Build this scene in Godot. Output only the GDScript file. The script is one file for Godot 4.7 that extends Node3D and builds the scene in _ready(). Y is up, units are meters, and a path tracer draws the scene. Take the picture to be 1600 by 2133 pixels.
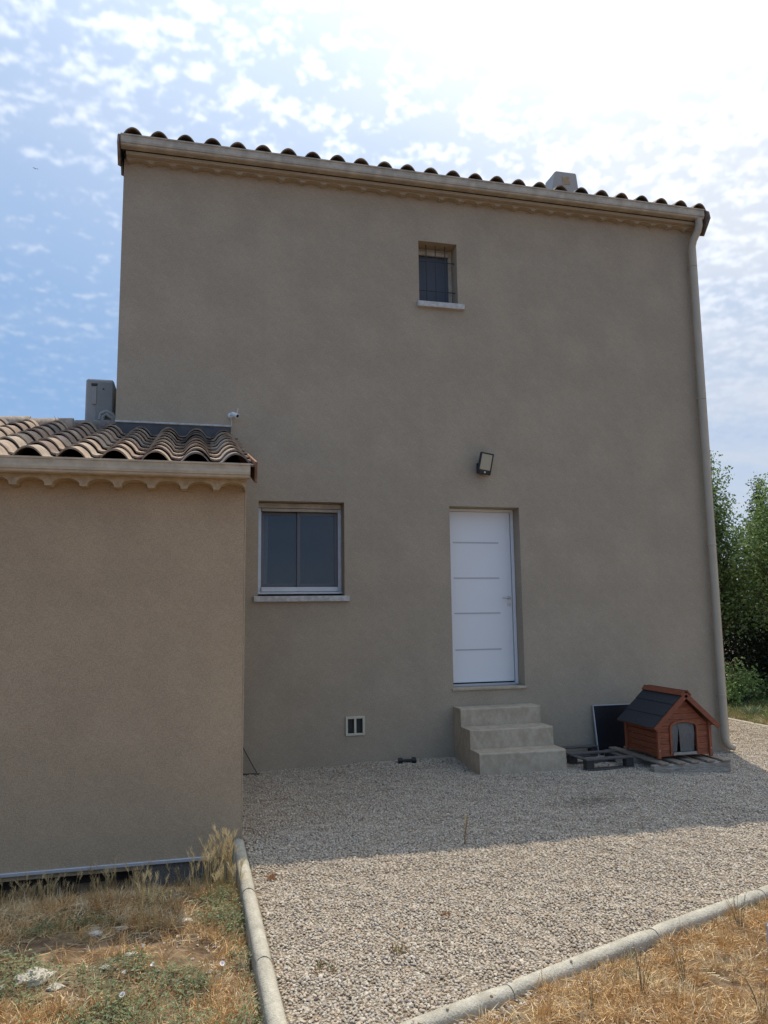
extends Node3D
# A two-storey rendered house seen from its shaded garden side, with a one-storey annex on the left.

class MB:
	var v := PackedVector3Array()
	var n := PackedVector3Array()
	var c := PackedColorArray()
	var col := Color.WHITE
	func tri_n(a: Vector3, b: Vector3, d: Vector3, na: Vector3, nb: Vector3, nd: Vector3) -> void:
		v.append(a); v.append(d); v.append(b)
		n.append(na); n.append(nd); n.append(nb)
		c.append(col); c.append(col); c.append(col)
	func tri(a: Vector3, b: Vector3, d: Vector3) -> void:
		var m := (b - a).cross(d - a)
		if m.length_squared() < 1e-16:
			return
		m = m.normalized()
		tri_n(a, b, d, m, m, m)
	func quad(a: Vector3, b: Vector3, d: Vector3, e: Vector3) -> void:
		tri(a, b, d)
		tri(a, d, e)
	func quad_n(a: Vector3, b: Vector3, d: Vector3, e: Vector3, na: Vector3, nb: Vector3, nd: Vector3, ne: Vector3) -> void:
		tri_n(a, b, d, na, nb, nd)
		tri_n(a, d, e, na, nd, ne)
	func box(ctr: Vector3, s: Vector3, b := 0.0, xf := Transform3D()) -> void:
		var h := s / 2.0
		b = minf(b, minf(h.x, minf(h.y, h.z)) * 0.9)
		var p := {}
		for i in 8:
			var sg := Vector3(1 if i & 1 else -1, 1 if i & 2 else -1, 1 if i & 4 else -1)
			for ax in 3:
				var q := Vector3(h.x - b, h.y - b, h.z - b)
				q[ax] = h[ax]
				p[i * 3 + ax] = xf * (ctr + q * sg)
		for ax in 3:
			var u := (ax + 1) % 3
			var w := (ax + 2) % 3
			for sg in 2:
				var base := (1 << ax) if sg else 0
				var q := [base, base | (1 << u), base | (1 << u) | (1 << w), base | (1 << w)]
				if sg:
					quad(p[q[0] * 3 + ax], p[q[1] * 3 + ax], p[q[2] * 3 + ax], p[q[3] * 3 + ax])
				else:
					quad(p[q[3] * 3 + ax], p[q[2] * 3 + ax], p[q[1] * 3 + ax], p[q[0] * 3 + ax])
		if b <= 0.0:
			return
		for ax in 3:
			var u := (ax + 1) % 3
			var w := (ax + 2) % 3
			for k in 4:
				var e0 := ((1 << u) if k & 1 else 0) | ((1 << w) if k & 2 else 0)
				var e1 := e0 | (1 << ax)
				var out := Vector3.ZERO
				out[u] = 1 if k & 1 else -1
				out[w] = 1 if k & 2 else -1
				orient_quad(p[e0 * 3 + u], p[e1 * 3 + u], p[e1 * 3 + w], p[e0 * 3 + w], xf.basis * out)
		for i in 8:
			var sg := Vector3(1 if i & 1 else -1, 1 if i & 2 else -1, 1 if i & 4 else -1)
			var a: Vector3 = p[i * 3]
			var bb: Vector3 = p[i * 3 + 1]
			var d: Vector3 = p[i * 3 + 2]
			if (bb - a).cross(d - a).dot(xf.basis * sg) < 0.0:
				tri(a, d, bb)
			else:
				tri(a, bb, d)
	func orient_quad(a: Vector3, b: Vector3, d: Vector3, e: Vector3, out: Vector3) -> void:
		if (b - a).cross(d - a).dot(out) < 0.0:
			quad(e, d, b, a)
		else:
			quad(a, b, d, e)
	# polygon in xy drawn from z0 to z1
	func prism(poly: PackedVector2Array, z0: float, z1: float, xf := Transform3D()) -> void:
		var pp := poly.duplicate()
		if Geometry2D.is_polygon_clockwise(pp):
			pp.reverse()
		var t := Geometry2D.triangulate_polygon(pp)
		for i in range(0, t.size(), 3):
			var a := pp[t[i]]
			var b := pp[t[i + 1]]
			var d := pp[t[i + 2]]
			if (b - a).cross(d - a) < 0.0:
				var k := b
				b = d
				d = k
			tri(xf * Vector3(a.x, a.y, z1), xf * Vector3(b.x, b.y, z1), xf * Vector3(d.x, d.y, z1))
			tri(xf * Vector3(a.x, a.y, z0), xf * Vector3(d.x, d.y, z0), xf * Vector3(b.x, b.y, z0))
		for i in pp.size():
			var a := pp[i]
			var b := pp[(i + 1) % pp.size()]
			quad(xf * Vector3(a.x, a.y, z0), xf * Vector3(b.x, b.y, z0), xf * Vector3(b.x, b.y, z1), xf * Vector3(a.x, a.y, z1))
	func tube(path: Array, r: Array, sides := 8, caps := true, squash := Vector2.ONE) -> void:
		var rings := []
		var norms := []
		var up := Vector3.ZERO
		for i in path.size():
			var t: Vector3 = (path[mini(i + 1, path.size() - 1)] - path[maxi(i - 1, 0)]).normalized()
			if up == Vector3.ZERO:
				up = t.cross(Vector3.RIGHT if absf(t.x) < 0.8 else Vector3.UP).normalized()
			up = (up - t * up.dot(t)).normalized()
			var si := t.cross(up).normalized()
			var ring := []
			var nn := []
			for k in sides:
				var a := TAU * k / sides
				var o := up * cos(a) * squash.x + si * sin(a) * squash.y
				ring.append(path[i] + o * float(r[mini(i, r.size() - 1)]))
				nn.append(o.normalized())
			rings.append(ring)
			norms.append(nn)
		for i in path.size() - 1:
			for k in sides:
				var k2 := (k + 1) % sides
				quad_n(rings[i][k], rings[i][k2], rings[i + 1][k2], rings[i + 1][k], norms[i][k], norms[i][k2], norms[i + 1][k2], norms[i + 1][k])
		if caps:
			var l := path.size() - 1
			for k in range(1, sides - 1):
				tri(rings[0][0], rings[0][k + 1], rings[0][k])
				tri(rings[l][0], rings[l][k], rings[l][k + 1])
	# profile of (radius, height) round the y axis
	func lathe(prof: Array, sides := 16, xf := Transform3D()) -> void:
		for i in prof.size() - 1:
			var a: Vector2 = prof[i]
			var b: Vector2 = prof[i + 1]
			var s := b - a
			var nr := Vector2(s.y, -s.x).normalized()
			for k in sides:
				var t0 := TAU * k / sides
				var t1 := TAU * (k + 1) / sides
				var d0 := Vector3(cos(t0), 0, -sin(t0))
				var d1 := Vector3(cos(t1), 0, -sin(t1))
				var n0 := (xf.basis * (d0 * nr.x + Vector3.UP * nr.y)).normalized()
				var n1 := (xf.basis * (d1 * nr.x + Vector3.UP * nr.y)).normalized()
				quad_n(xf * (d0 * a.x + Vector3.UP * a.y), xf * (d1 * a.x + Vector3.UP * a.y), xf * (d1 * b.x + Vector3.UP * b.y), xf * (d0 * b.x + Vector3.UP * b.y), n0, n1, n1, n0)
	func mesh() -> ArrayMesh:
		var arr := []
		arr.resize(Mesh.ARRAY_MAX)
		arr[Mesh.ARRAY_VERTEX] = v
		arr[Mesh.ARRAY_NORMAL] = n
		arr[Mesh.ARRAY_COLOR] = c
		var m := ArrayMesh.new()
		m.add_surface_from_arrays(Mesh.PRIMITIVE_TRIANGLES, arr)
		return m

var taken := {}
var rng := RandomNumberGenerator.new()
var M := {}
const SUN := Vector3(0.42, 2.44, -1.0)   # towards the sun
const EYE := Vector3(0, 1.75, 8.926)

# ---------------------------------------------------------------- names and tags
func numbered(called: String) -> String:
	var k: int = taken.get(called, 0)
	taken[called] = k + 1
	return called if k == 0 else "%s_%03d" % [called, k]

func tag(o: Node, label: String, category: String, group := "", kind := "") -> Node:
	if label: o.set_meta("label", label)
	if category: o.set_meta("category", category)
	if group: o.set_meta("group", group)
	if kind: o.set_meta("kind", kind)
	return o

func thing(called: String, label: String, category: String, at := Vector3.ZERO, turn := 0.0, group := "") -> Node3D:
	var o := Node3D.new()
	o.name = numbered(called)
	o.position = at
	o.rotation.y = turn
	add_child(o)
	tag(o, label, category, group)
	return o

func put(called: String, m: Mesh, mat: Material, parent: Node = null, at := Vector3.ZERO) -> MeshInstance3D:
	var o := MeshInstance3D.new()
	o.mesh = m
	o.material_override = mat
	o.position = at
	o.name = called if parent else numbered(called)
	if parent:
		parent.add_child(o, true)
	else:
		add_child(o, true)
	return o

func obj(called: String, mb: MB, mat: Material, parent: Node = null, at := Vector3.ZERO) -> MeshInstance3D:
	return put(called, mb.mesh(), mat, parent, at)

func bx(called: String, c: Vector3, s: Vector3, mat: Material, parent: Node, b := 0.004) -> MeshInstance3D:
	var mb := MB.new()
	mb.box(c, s, b)
	return obj(called, mb, mat, parent)

func multi(called: String, m: Mesh, mat: Material, xfs: Array, cols: Array, parent: Node = null) -> MultiMeshInstance3D:
	var mm := MultiMesh.new()
	mm.transform_format = MultiMesh.TRANSFORM_3D
	mm.use_colors = true
	mm.mesh = m
	mm.instance_count = xfs.size()
	for i in xfs.size():
		mm.set_instance_transform(i, xfs[i])
		mm.set_instance_color(i, cols[i])
	var o := MultiMeshInstance3D.new()
	o.multimesh = mm
	o.material_override = mat
	o.name = called if parent else numbered(called)
	(parent if parent else self).add_child(o, true)
	o.set_meta("kind", "stuff")
	return o

func R(a: float, b: float) -> float:
	return rng.randf_range(a, b)

# ---------------------------------------------------------------- materials
func noise(freq: float, seed_: int, oct := 4, kind := FastNoiseLite.TYPE_SIMPLEX_SMOOTH) -> FastNoiseLite:
	var f := FastNoiseLite.new()
	f.noise_type = kind
	f.seed = seed_
	f.frequency = freq
	f.fractal_octaves = oct
	return f

# noise that tiles without a seam: random lattices, wrapped, enlarged and added up
func lattice(size: int, freq: float, seed_: int, oct: int) -> PackedFloat32Array:
	var r := RandomNumberGenerator.new()
	r.seed = seed_ * 7919
	var sum := PackedFloat32Array()
	sum.resize(size * size)
	var cells := 4
	while cells < freq * size and cells < size / 2:
		cells *= 2
	var w := 1.0
	for o in oct:
		if cells > size / 2:
			break
		var base := PackedFloat32Array()
		for i in cells * cells:
			base.append(r.randf())
		var m := cells + 6
		var big := PackedFloat32Array()
		big.resize(m * m)
		for y in m:
			for x in m:
				big[y * m + x] = base[((y + cells - 3) % cells) * cells + (x + cells - 3) % cells]
		var im := Image.create_from_data(m, m, false, Image.FORMAT_RF, big.to_byte_array())
		var up := size / cells
		im.resize(m * up, m * up, Image.INTERPOLATE_CUBIC)
		var part := im.get_region(Rect2i(3 * up, 3 * up, size, size)).get_data().to_float32_array()
		for i in size * size:
			sum[i] += (part[i] - 0.5) * w
		w *= 0.6
		cells *= 2
	return sum

func ntex(size: int, freq: float, seed_: int, lo: Color, hi: Color, oct := 4) -> ImageTexture:
	size = mini(size, 512)
	var h := lattice(size, freq, seed_, oct)
	var out := PackedByteArray()
	out.resize(size * size * 3)
	for i in size * size:
		var t := smoothstep(-0.75, 0.75, h[i])
		out[i * 3] = int(255.0 * lerpf(lo.r, hi.r, t))
		out[i * 3 + 1] = int(255.0 * lerpf(lo.g, hi.g, t))
		out[i * 3 + 2] = int(255.0 * lerpf(lo.b, hi.b, t))
	return ImageTexture.create_from_image(Image.create_from_data(size, size, false, Image.FORMAT_RGB8, out))

func nnorm(size: int, freq: float, seed_: int, strength := 4.0, oct := 3) -> ImageTexture:
	var h := lattice(size, freq, seed_, oct)
	var out := PackedByteArray()
	out.resize(size * size * 3)
	var k := strength * 0.25
	for y in size:
		var up := ((y + size - 1) % size) * size
		var dn := ((y + 1) % size) * size
		var row := y * size
		for x in size:
			var dx := (h[row + (x + size - 1) % size] - h[row + (x + 1) % size]) * k
			var dy := (h[dn + x] - h[up + x]) * k
			var l := 127.5 / sqrt(dx * dx + dy * dy + 1.0)
			var at := (row + x) * 3
			out[at] = int(127.5 + dx * l)
			out[at + 1] = int(127.5 + dy * l)
			out[at + 2] = int(127.5 + l)
	return ImageTexture.create_from_image(Image.create_from_data(size, size, false, Image.FORMAT_RGB8, out))

func mat(key: String, lin: Color, rough := 0.8, metal := 0.0) -> StandardMaterial3D:
	var m := StandardMaterial3D.new()
	m.resource_name = key
	m.albedo_color = lin.linear_to_srgb()
	m.roughness = rough
	m.metallic = metal
	M[key] = m
	return m

func grain(m: StandardMaterial3D, tex: Texture2D, scale: float, nrm: Texture2D = null, nscale := 1.0, world := false) -> StandardMaterial3D:
	m.albedo_texture = tex
	m.uv1_triplanar = true
	m.uv1_world_triplanar = world
	m.uv1_scale = Vector3.ONE * scale
	if nrm:
		m.normal_enabled = true
		m.normal_texture = nrm
		m.normal_scale = nscale
	return m

func materials() -> void:
	var w := Color.WHITE
	var speck := ntex(512, 0.11, 11, Color(0.87, 0.866, 0.862), w, 2)
	var fine_n := nnorm(512, 0.16, 12, 7.0, 3)
	var mottle := ntex(512, 0.012, 13, Color(0.955, 0.955, 0.957), w, 4)
	var stain := ntex(512, 0.018, 14, Color(0.74, 0.72, 0.70), w, 5)
	var wear := ntex(512, 0.03, 15, Color(0.86, 0.855, 0.85), w, 5)
	var soft_n := nnorm(512, 0.05, 16, 5.0, 4)
	# rendered walls: fine scraped grain, faint clouds
	for k in [["render_house", Color(0.512, 0.425, 0.315)], ["render_annex", Color(0.575, 0.425, 0.275)]]:
		var m := grain(mat(k[0], k[1], 0.95), speck, 3.1, fine_n, 0.8, true)
		m.detail_enabled = true
		m.detail_blend_mode = BaseMaterial3D.BLEND_MODE_MUL
		m.detail_albedo = mottle
		m.detail_uv_layer = BaseMaterial3D.DETAIL_UV_2
		m.uv2_triplanar = true
		m.uv2_world_triplanar = true
		m.uv2_scale = Vector3.ONE * 0.35
	grain(mat("plaster", Color(0.52, 0.39, 0.245), 0.95), wear, 1.5, fine_n, 0.5)
	grain(mat("inside", Color(0.25, 0.24, 0.23), 0.9), mottle, 0.6)
	grain(mat("gutter", Color(0.52, 0.455, 0.355), 0.45), wear, 0.8)
	grain(mat("gutter_annex", Color(0.56, 0.455, 0.32), 0.45), wear, 0.8)
	grain(mat("pipe", Color(0.47, 0.405, 0.305), 0.5), mottle, 0.7)
	mat("white_paint", Color(0.78, 0.79, 0.80), 0.35)
	grain(mat("sill_stone", Color(0.58, 0.57, 0.55), 0.75), wear, 2.0)
	grain(mat("aluminium", Color(0.62, 0.63, 0.65), 0.4, 0.35), mottle, 2.0)
	mat("steel", Color(0.55, 0.55, 0.56), 0.28, 0.9)
	mat("groove", Color(0.46, 0.465, 0.48), 0.5)
	mat("black", Color(0.018, 0.019, 0.022), 0.45)
	mat("rubber", Color(0.012, 0.013, 0.018), 0.55)
	grain(mat("iron", Color(0.05, 0.052, 0.056), 0.6), wear, 4.0)
	mat("lead", Color(0.085, 0.085, 0.092), 0.7)
	M["lead"].albedo_texture = wear
	M["lead"].uv1_triplanar = true
	var glass := mat("glass", Color(0.02, 0.025, 0.03, 0.2), 0.03)
	glass.transparency = BaseMaterial3D.TRANSPARENCY_ALPHA
	glass.albedo_color = Color(0.10, 0.13, 0.22, 0.18)
	mat("sash", Color(0.13, 0.135, 0.15), 0.5)
	mat("net", Color(0.075, 0.092, 0.118), 0.6)
	mat("lamp_glass", Color(0.40, 0.385, 0.30), 0.35)
	grain(mat("ac_case", Color(0.40, 0.375, 0.34), 0.55), mottle, 1.2)
	grain(mat("ac_side", Color(0.30, 0.29, 0.265), 0.55), mottle, 1.6)
	mat("hose", Color(0.40, 0.39, 0.35), 0.75)
	mat("camera_white", Color(0.72, 0.73, 0.74), 0.4)
	grain(mat("vent_cream", Color(0.60, 0.56, 0.43), 0.55), mottle, 3.0)
	# tiles: several firings of the same clay
	var tile_tex := ntex(512, 0.02, 21, Color(0.74, 0.71, 0.69), w, 5)
	var tints := [Color(0.46, 0.36, 0.27), Color(0.38, 0.28, 0.205), Color(0.50, 0.415, 0.32), Color(0.30, 0.225, 0.18), Color(0.25, 0.215, 0.19)]
	for i in tints.size():
		var m := grain(mat("tile_%d" % i, tints[i], 0.85), tile_tex, 1.3 + 0.17 * i, soft_n, 0.4, true)
		m.uv1_offset = Vector3(0.13 * i, 0.29 * i, 0.41 * i)
	grain(mat("verge_tile", Color(0.32, 0.17, 0.10), 0.85), tile_tex, 2.0, soft_n, 0.4)
	grain(mat("roof_deck", Color(0.10, 0.085, 0.07), 0.9), wear, 1.0)
	# concrete
	var conc := ntex(512, 0.06, 31, Color(0.90, 0.895, 0.88), w, 5)
	var conc_n := nnorm(512, 0.09, 32, 8.0, 4)
	var streak := ntex(512, 0.03, 33, Color(0.90, 0.885, 0.87), w, 4)
	var step := grain(mat("step_concrete", Color(0.62, 0.525, 0.395), 0.92), speck, 4.0, conc_n, 0.5, true)
	step.detail_enabled = true
	step.detail_blend_mode = BaseMaterial3D.BLEND_MODE_MUL
	step.detail_albedo = streak
	step.detail_uv_layer = BaseMaterial3D.DETAIL_UV_2
	step.uv2_triplanar = true
	step.uv2_world_triplanar = true
	step.uv2_scale = Vector3(1.1, 0.8, 1.1)
	var kerb := grain(mat("kerb_concrete", Color(0.56, 0.525, 0.43), 0.9), conc, 2.6, conc_n, 0.7, true)
	kerb.detail_enabled = true
	kerb.detail_blend_mode = BaseMaterial3D.BLEND_MODE_MUL
	kerb.detail_albedo = wear
	kerb.detail_uv_layer = BaseMaterial3D.DETAIL_UV_2
	kerb.uv2_triplanar = true
	kerb.uv2_world_triplanar = true
	kerb.uv2_scale = Vector3.ONE * 0.9
	grain(mat("block_concrete", Color(0.21, 0.19, 0.165), 0.95), conc, 2.2, conc_n, 1.0, true)
	grain(mat("footing_dark", Color(0.055, 0.045, 0.038), 0.95), stain, 1.2, conc_n, 1.0, true)
	# wood: stretched grain
	var woodt := ntex(512, 0.02, 41, Color(0.78, 0.75, 0.73), w, 5)
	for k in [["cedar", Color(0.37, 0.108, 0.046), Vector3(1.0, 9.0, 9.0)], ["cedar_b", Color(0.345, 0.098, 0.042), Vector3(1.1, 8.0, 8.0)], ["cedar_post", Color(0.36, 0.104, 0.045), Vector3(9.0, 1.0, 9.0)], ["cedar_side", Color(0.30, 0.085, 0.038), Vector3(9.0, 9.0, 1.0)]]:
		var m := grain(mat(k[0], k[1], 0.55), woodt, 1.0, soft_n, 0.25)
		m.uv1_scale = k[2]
	for k in [["pallet_wood", Color(0.34, 0.28, 0.22), Vector3(9, 9, 1.2)], ["pallet_beam", Color(0.44, 0.40, 0.34), Vector3(1.2, 8, 8)], ["dark_wood", Color(0.12, 0.11, 0.105), Vector3(1.2, 8, 8)], ["dark_block", Color(0.06, 0.055, 0.052), Vector3(6, 6, 6)]]:
		var m := grain(mat(k[0], k[1], 0.9), woodt, 1.0, soft_n, 0.5)
		m.uv1_scale = k[2]
	grain(mat("roof_felt", Color(0.032, 0.036, 0.043), 0.9), speck, 5.0, fine_n, 0.8)
	var curtain := grain(mat("curtain", Color(0.17, 0.165, 0.155), 0.5), wear, 3.0)
	curtain.uv1_scale = Vector3(9, 1.2, 3)
	grain(mat("panel_dark", Color(0.010, 0.011, 0.017), 0.35), wear, 3.0)
	# ground
	var soil := grain(mat("soil", Color(0.36, 0.255, 0.15), 0.98), ntex(1024, 0.02, 51, Color(0.62, 0.58, 0.54), w, 6), 0.9, nnorm(512, 0.06, 52, 10.0, 5), 1.0, true)
	soil.detail_enabled = true
	soil.detail_blend_mode = BaseMaterial3D.BLEND_MODE_MUL
	soil.detail_albedo = stain
	soil.detail_uv_layer = BaseMaterial3D.DETAIL_UV_2
	soil.uv2_triplanar = true
	soil.uv2_world_triplanar = true
	soil.uv2_scale = Vector3.ONE * 0.37
	grain(mat("gravel", Color(0.37, 0.31, 0.235), 0.95), ntex(1024, 0.09, 53, Color(0.6, 0.58, 0.55), w, 3), 1.9, nnorm(512, 0.09, 54, 14.0, 2), 1.0, true)
	var st := mat("stones", Color(1, 1, 1), 0.9)
	st.vertex_color_use_as_albedo = true
	grain(mat("limestone", Color(0.58, 0.53, 0.44), 0.95), wear, 6.0, conc_n, 1.0)
	# plants (colours come from the vertices and the instances)
	var leaf := mat("leaf", Color(1, 1, 1), 0.55)
	leaf.vertex_color_use_as_albedo = true
	leaf.backlight_enabled = true
	leaf.backlight = Color(0.75, 0.75, 0.75)
	leaf.cull_mode = BaseMaterial3D.CULL_DISABLED
	var straw := mat("straw", Color(1, 1, 1), 0.7)
	straw.vertex_color_use_as_albedo = true
	straw.backlight_enabled = true
	straw.backlight = Color(0.5, 0.5, 0.5)
	straw.cull_mode = BaseMaterial3D.CULL_DISABLED
	var petal := mat("petal", Color(0.78, 0.72, 0.72), 0.6)
	petal.backlight_enabled = true
	petal.backlight = Color(0.6, 0.6, 0.6)
	petal.cull_mode = BaseMaterial3D.CULL_DISABLED
	grain(mat("bark", Color(0.11, 0.085, 0.062), 0.95), wear, 3.0, conc_n, 1.0)

# ---------------------------------------------------------------- sky
func sky_image() -> Image:
	var W := 2560
	var H := 1280
	var px := PackedFloat32Array()
	px.resize(W * H * 3)
	var sun := SUN.normalized()
	var puff := noise(1.0, 71, 4)
	puff.fractal_gain = 0.55
	var big := noise(1.0, 72, 3)
	var wisp := noise(1.0, 73, 5)
	var lump := noise(1.0, 74, 1)
	for j in H / 2:
		var th := (j + 0.5) / H * PI
		var y := cos(th)
		var r := sin(th)
		for i in W:
			var a := (i + 0.5) / W * TAU
			var x := sin(a) * r
			var z := -cos(a) * r
			var ang := rad_to_deg(acos(clampf(x * sun.x + y * sun.y + z * sun.z, -1.0, 1.0)))
			var glow := minf(2.4, 11.0 * exp(-ang / 10.8))
			var low := exp(-y * 6.0)
			# clear air: deep blue away from the sun, pale low down
			var cr := 0.140 + 0.30 * low
			var cg := 0.330 + 0.285 * low
			var cb := 0.665 + 0.13 * low
			var broad := 0.46 * exp(-ang / 26.0)
			cr += broad * 0.95
			cg += broad * 0.95
			cb += broad * 0.80
			# cloud sheet, flat and high
			var k := 1.0 / (y + 0.09)
			var qx := x * k
			var qz := z * k
			var cov := big.get_noise_2d(qx * 0.9 + 5.0, qz * 0.9)
			var east := smoothstep(-0.10, 0.66, x + 0.14 * cov)
			var veil := clampf(east * (0.66 + 0.30 * wisp.get_noise_2d(qx * 1.1 + qz * 0.5, qz * 2.2)) + 0.14 * maxf(0.0, wisp.get_noise_2d(qx * 1.6, qz * 1.6 + 9.0)) + 0.30 * smoothstep(60.0, 36.0, ang), 0.0, 0.92)
			cr = lerpf(cr, 0.64 + broad * 0.4, veil)
			cg = lerpf(cg, 0.69 + broad * 0.4, veil)
			cb = lerpf(cb, 0.77 + broad * 0.4, veil)
			var p := 0.60 * lump.get_noise_2d(qx * 10.0, qz * 12.0) + 0.95 * puff.get_noise_2d(qx * 23.0, qz * 27.0) + 0.30 * wisp.get_noise_2d(qx * 60.0, qz * 70.0)
			var thr := 0.20 - 0.40 * cov - 0.50 * east - 0.30 * smoothstep(46.0, 26.0, ang)
			var c := smoothstep(thr - 0.08, thr + 1.1, p)
			c *= smoothstep(0.10, 0.48, y)
			c *= 0.56 + 0.36 * smoothstep(-0.1, 0.25, x)
			cr = lerpf(cr, 0.70 + broad * 0.75, c)
			cg = lerpf(cg, 0.755 + broad * 0.75, c)
			cb = lerpf(cb, 0.835 + broad * 0.75, c)
			var g := glow * (0.34 + 0.85 * c + 0.20 * veil)
			var at := (j * W + i) * 3
			px[at] = cr * 0.84 + g
			px[at + 1] = cg * 0.845 + g * 0.985
			px[at + 2] = cb * 0.86 + g * 0.96
	for j in range(H / 2, H):
		for i in W:
			var at := (j * W + i) * 3
			px[at] = 0.30
			px[at + 1] = 0.27
			px[at + 2] = 0.22
	return Image.create_from_data(W, H, false, Image.FORMAT_RGBF, px.to_byte_array())

# ---------------------------------------------------------------- terrain
const KERB_L := 0.38
var right_line := [Vector2(0.20, 5.85), Vector2(0.52, 5.74), Vector2(1.44, 5.40), Vector2(2.43, 5.02), Vector2(3.38, 4.69), Vector2(4.33, 4.42), Vector2(5.30, 4.20), Vector2(12.0, 3.2)]
var gnoise: FastNoiseLite

func line_z(x: float) -> float:
	for i in right_line.size() - 1:
		if x <= right_line[i + 1].x:
			return lerpf(right_line[i].y, right_line[i + 1].y, clampf((x - right_line[i].x) / (right_line[i + 1].x - right_line[i].x), 0.0, 1.0))
	return right_line[-1].y

func in_gravel(x: float, z: float) -> bool:
	if x > 8.34 or z < -14.0:
		return false
	if z < 2.66 and x > 0.40 and z > 0.0:
		return true
	if z <= 0.02:
		return x > 6.82
	return x > KERB_L and z < line_z(x) - 0.03

func gravel_h(x: float, z: float) -> float:
	var h := 0.016 * gnoise.get_noise_2d(x * 60.0, z * 60.0) + 0.010 * gnoise.get_noise_2d(x * 190.0, z * 190.0)
	h += 0.055 * exp(-pow(z - 0.05, 2.0) / 0.12) * exp(-pow(x - 2.4, 2.0) / 1.6)
	h -= 0.085 * smoothstep(4.6, 6.6, x) * smoothstep(3.5, 0.5, z) * smoothstep(8.3, 7.1, x)
	return h

func soil_h(x: float, z: float) -> float:
	var h := 0.03 * gnoise.get_noise_2d(x * 70.0 + 40.0, z * 70.0) + 0.014 * gnoise.get_noise_2d(x * 260.0, z * 260.0)
	if x < KERB_L + 0.05:
		h += -0.065 - 0.19 * smoothstep(3.55, 2.75, z)
	elif z > line_z(x) - 0.05:
		h += 0.002
	elif x > 8.3:
		h += 0.01 + 0.02 * (x - 8.3)
		h = minf(h, 0.25)
	return h

func ground() -> void:
	var xs := [-400.0, -120.0, -40.0, -15.0, -8.0, -5.0]
	var x := -3.0
	while x < 9.01:
		xs.append(x)
		x += 0.08
	xs.append_array([9.5, 10.0, 11.0, 12.0, 14.0, 18.0, 30.0, 60.0, 150.0, 400.0])
	var zs := [-400.0, -150.0, -60.0, -30.0, -18.0, -14.0, -10.0, -7.0, -5.0, -4.0, -3.0, -2.0, -1.0, 0.0, 1.0, 2.0]
	var z := 2.5
	while z < 7.01:
		zs.append(z)
		z += 0.08
	zs.append_array([8.0, 9.5, 12.0, 16.0, 25.0, 50.0, 120.0, 400.0])
	var mb := MB.new()
	var P := func(a: float, b: float) -> Vector3:
		if in_gravel(a, b) or (b < 2.60 and a < 8.2 and b > -9.0):
			return Vector3(a, -0.20, b)
		return Vector3(a, soil_h(a, b) if absf(a) < 20.0 and absf(b) < 20.0 else 0.0, b)
	for i in xs.size() - 1:
		for j in zs.size() - 1:
			mb.quad(P.call(xs[i], zs[j + 1]), P.call(xs[i + 1], zs[j + 1]), P.call(xs[i + 1], zs[j]), P.call(xs[i], zs[j]))
	tag(obj("ground", mb, M.soil), "dry bare earth and dead turf round the house", "", "", "structure")
	# gravel bed
	var gb := MB.new()
	var step := 0.10
	var gx := 0.38
	while gx < 8.30:
		var gz := -9.0
		while gz < 6.0:
			if in_gravel(gx + step * 0.5, gz + step * 0.5) or in_gravel(gx + step, gz):
				var q := [Vector2(gx, gz + step), Vector2(gx + step, gz + step), Vector2(gx + step, gz), Vector2(gx, gz)]
				var w := []
				for p in q:
					w.append(Vector3(p.x, gravel_h(p.x, p.y) - 0.002, p.y))
				gb.quad(w[0], w[1], w[2], w[3])
			gz += step
		gx += step
	tag(obj("gravel_bed", gb, M.gravel), "bed of pale crushed gravel in front of the house", "", "", "structure")

func stone_mesh(sd: int) -> ArrayMesh:
	var r := RandomNumberGenerator.new()
	r.seed = sd
	var t := (1.0 + sqrt(5.0)) / 2.0
	var vv := [Vector3(-1, t, 0), Vector3(1, t, 0), Vector3(-1, -t, 0), Vector3(1, -t, 0), Vector3(0, -1, t), Vector3(0, 1, t), Vector3(0, -1, -t), Vector3(0, 1, -t), Vector3(t, 0, -1), Vector3(t, 0, 1), Vector3(-t, 0, -1), Vector3(-t, 0, 1)]
	for i in 12:
		vv[i] = vv[i].normalized() * r.randf_range(0.72, 1.15) * Vector3(1.0, 0.62, 0.8)
	var ff := [0, 11, 5, 0, 5, 1, 0, 1, 7, 0, 7, 10, 0, 10, 11, 1, 5, 9, 5, 11, 4, 11, 10, 2, 10, 7, 6, 7, 1, 8, 3, 9, 4, 3, 4, 2, 3, 2, 6, 3, 6, 8, 3, 8, 9, 4, 9, 5, 2, 4, 11, 6, 2, 10, 8, 6, 7, 9, 8, 1]
	var mb := MB.new()
	for i in range(0, 60, 3):
		mb.tri(vv[ff[i]], vv[ff[i + 1]], vv[ff[i + 2]])
	return mb.mesh()

func stone_color() -> Color:
	var k := rng.randf()
	var c: Color
	if k < 0.50: c = Color(0.52, 0.44, 0.335)
	elif k < 0.70: c = Color(0.46, 0.365, 0.265)
	elif k < 0.86: c = Color(0.60, 0.53, 0.43)
	elif k < 0.95: c = Color(0.42, 0.37, 0.315)
	elif k < 0.992: c = Color(0.40, 0.29, 0.19)
	else: c = Color(0.15, 0.13, 0.12)
	return c * R(0.80, 1.02)

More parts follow.
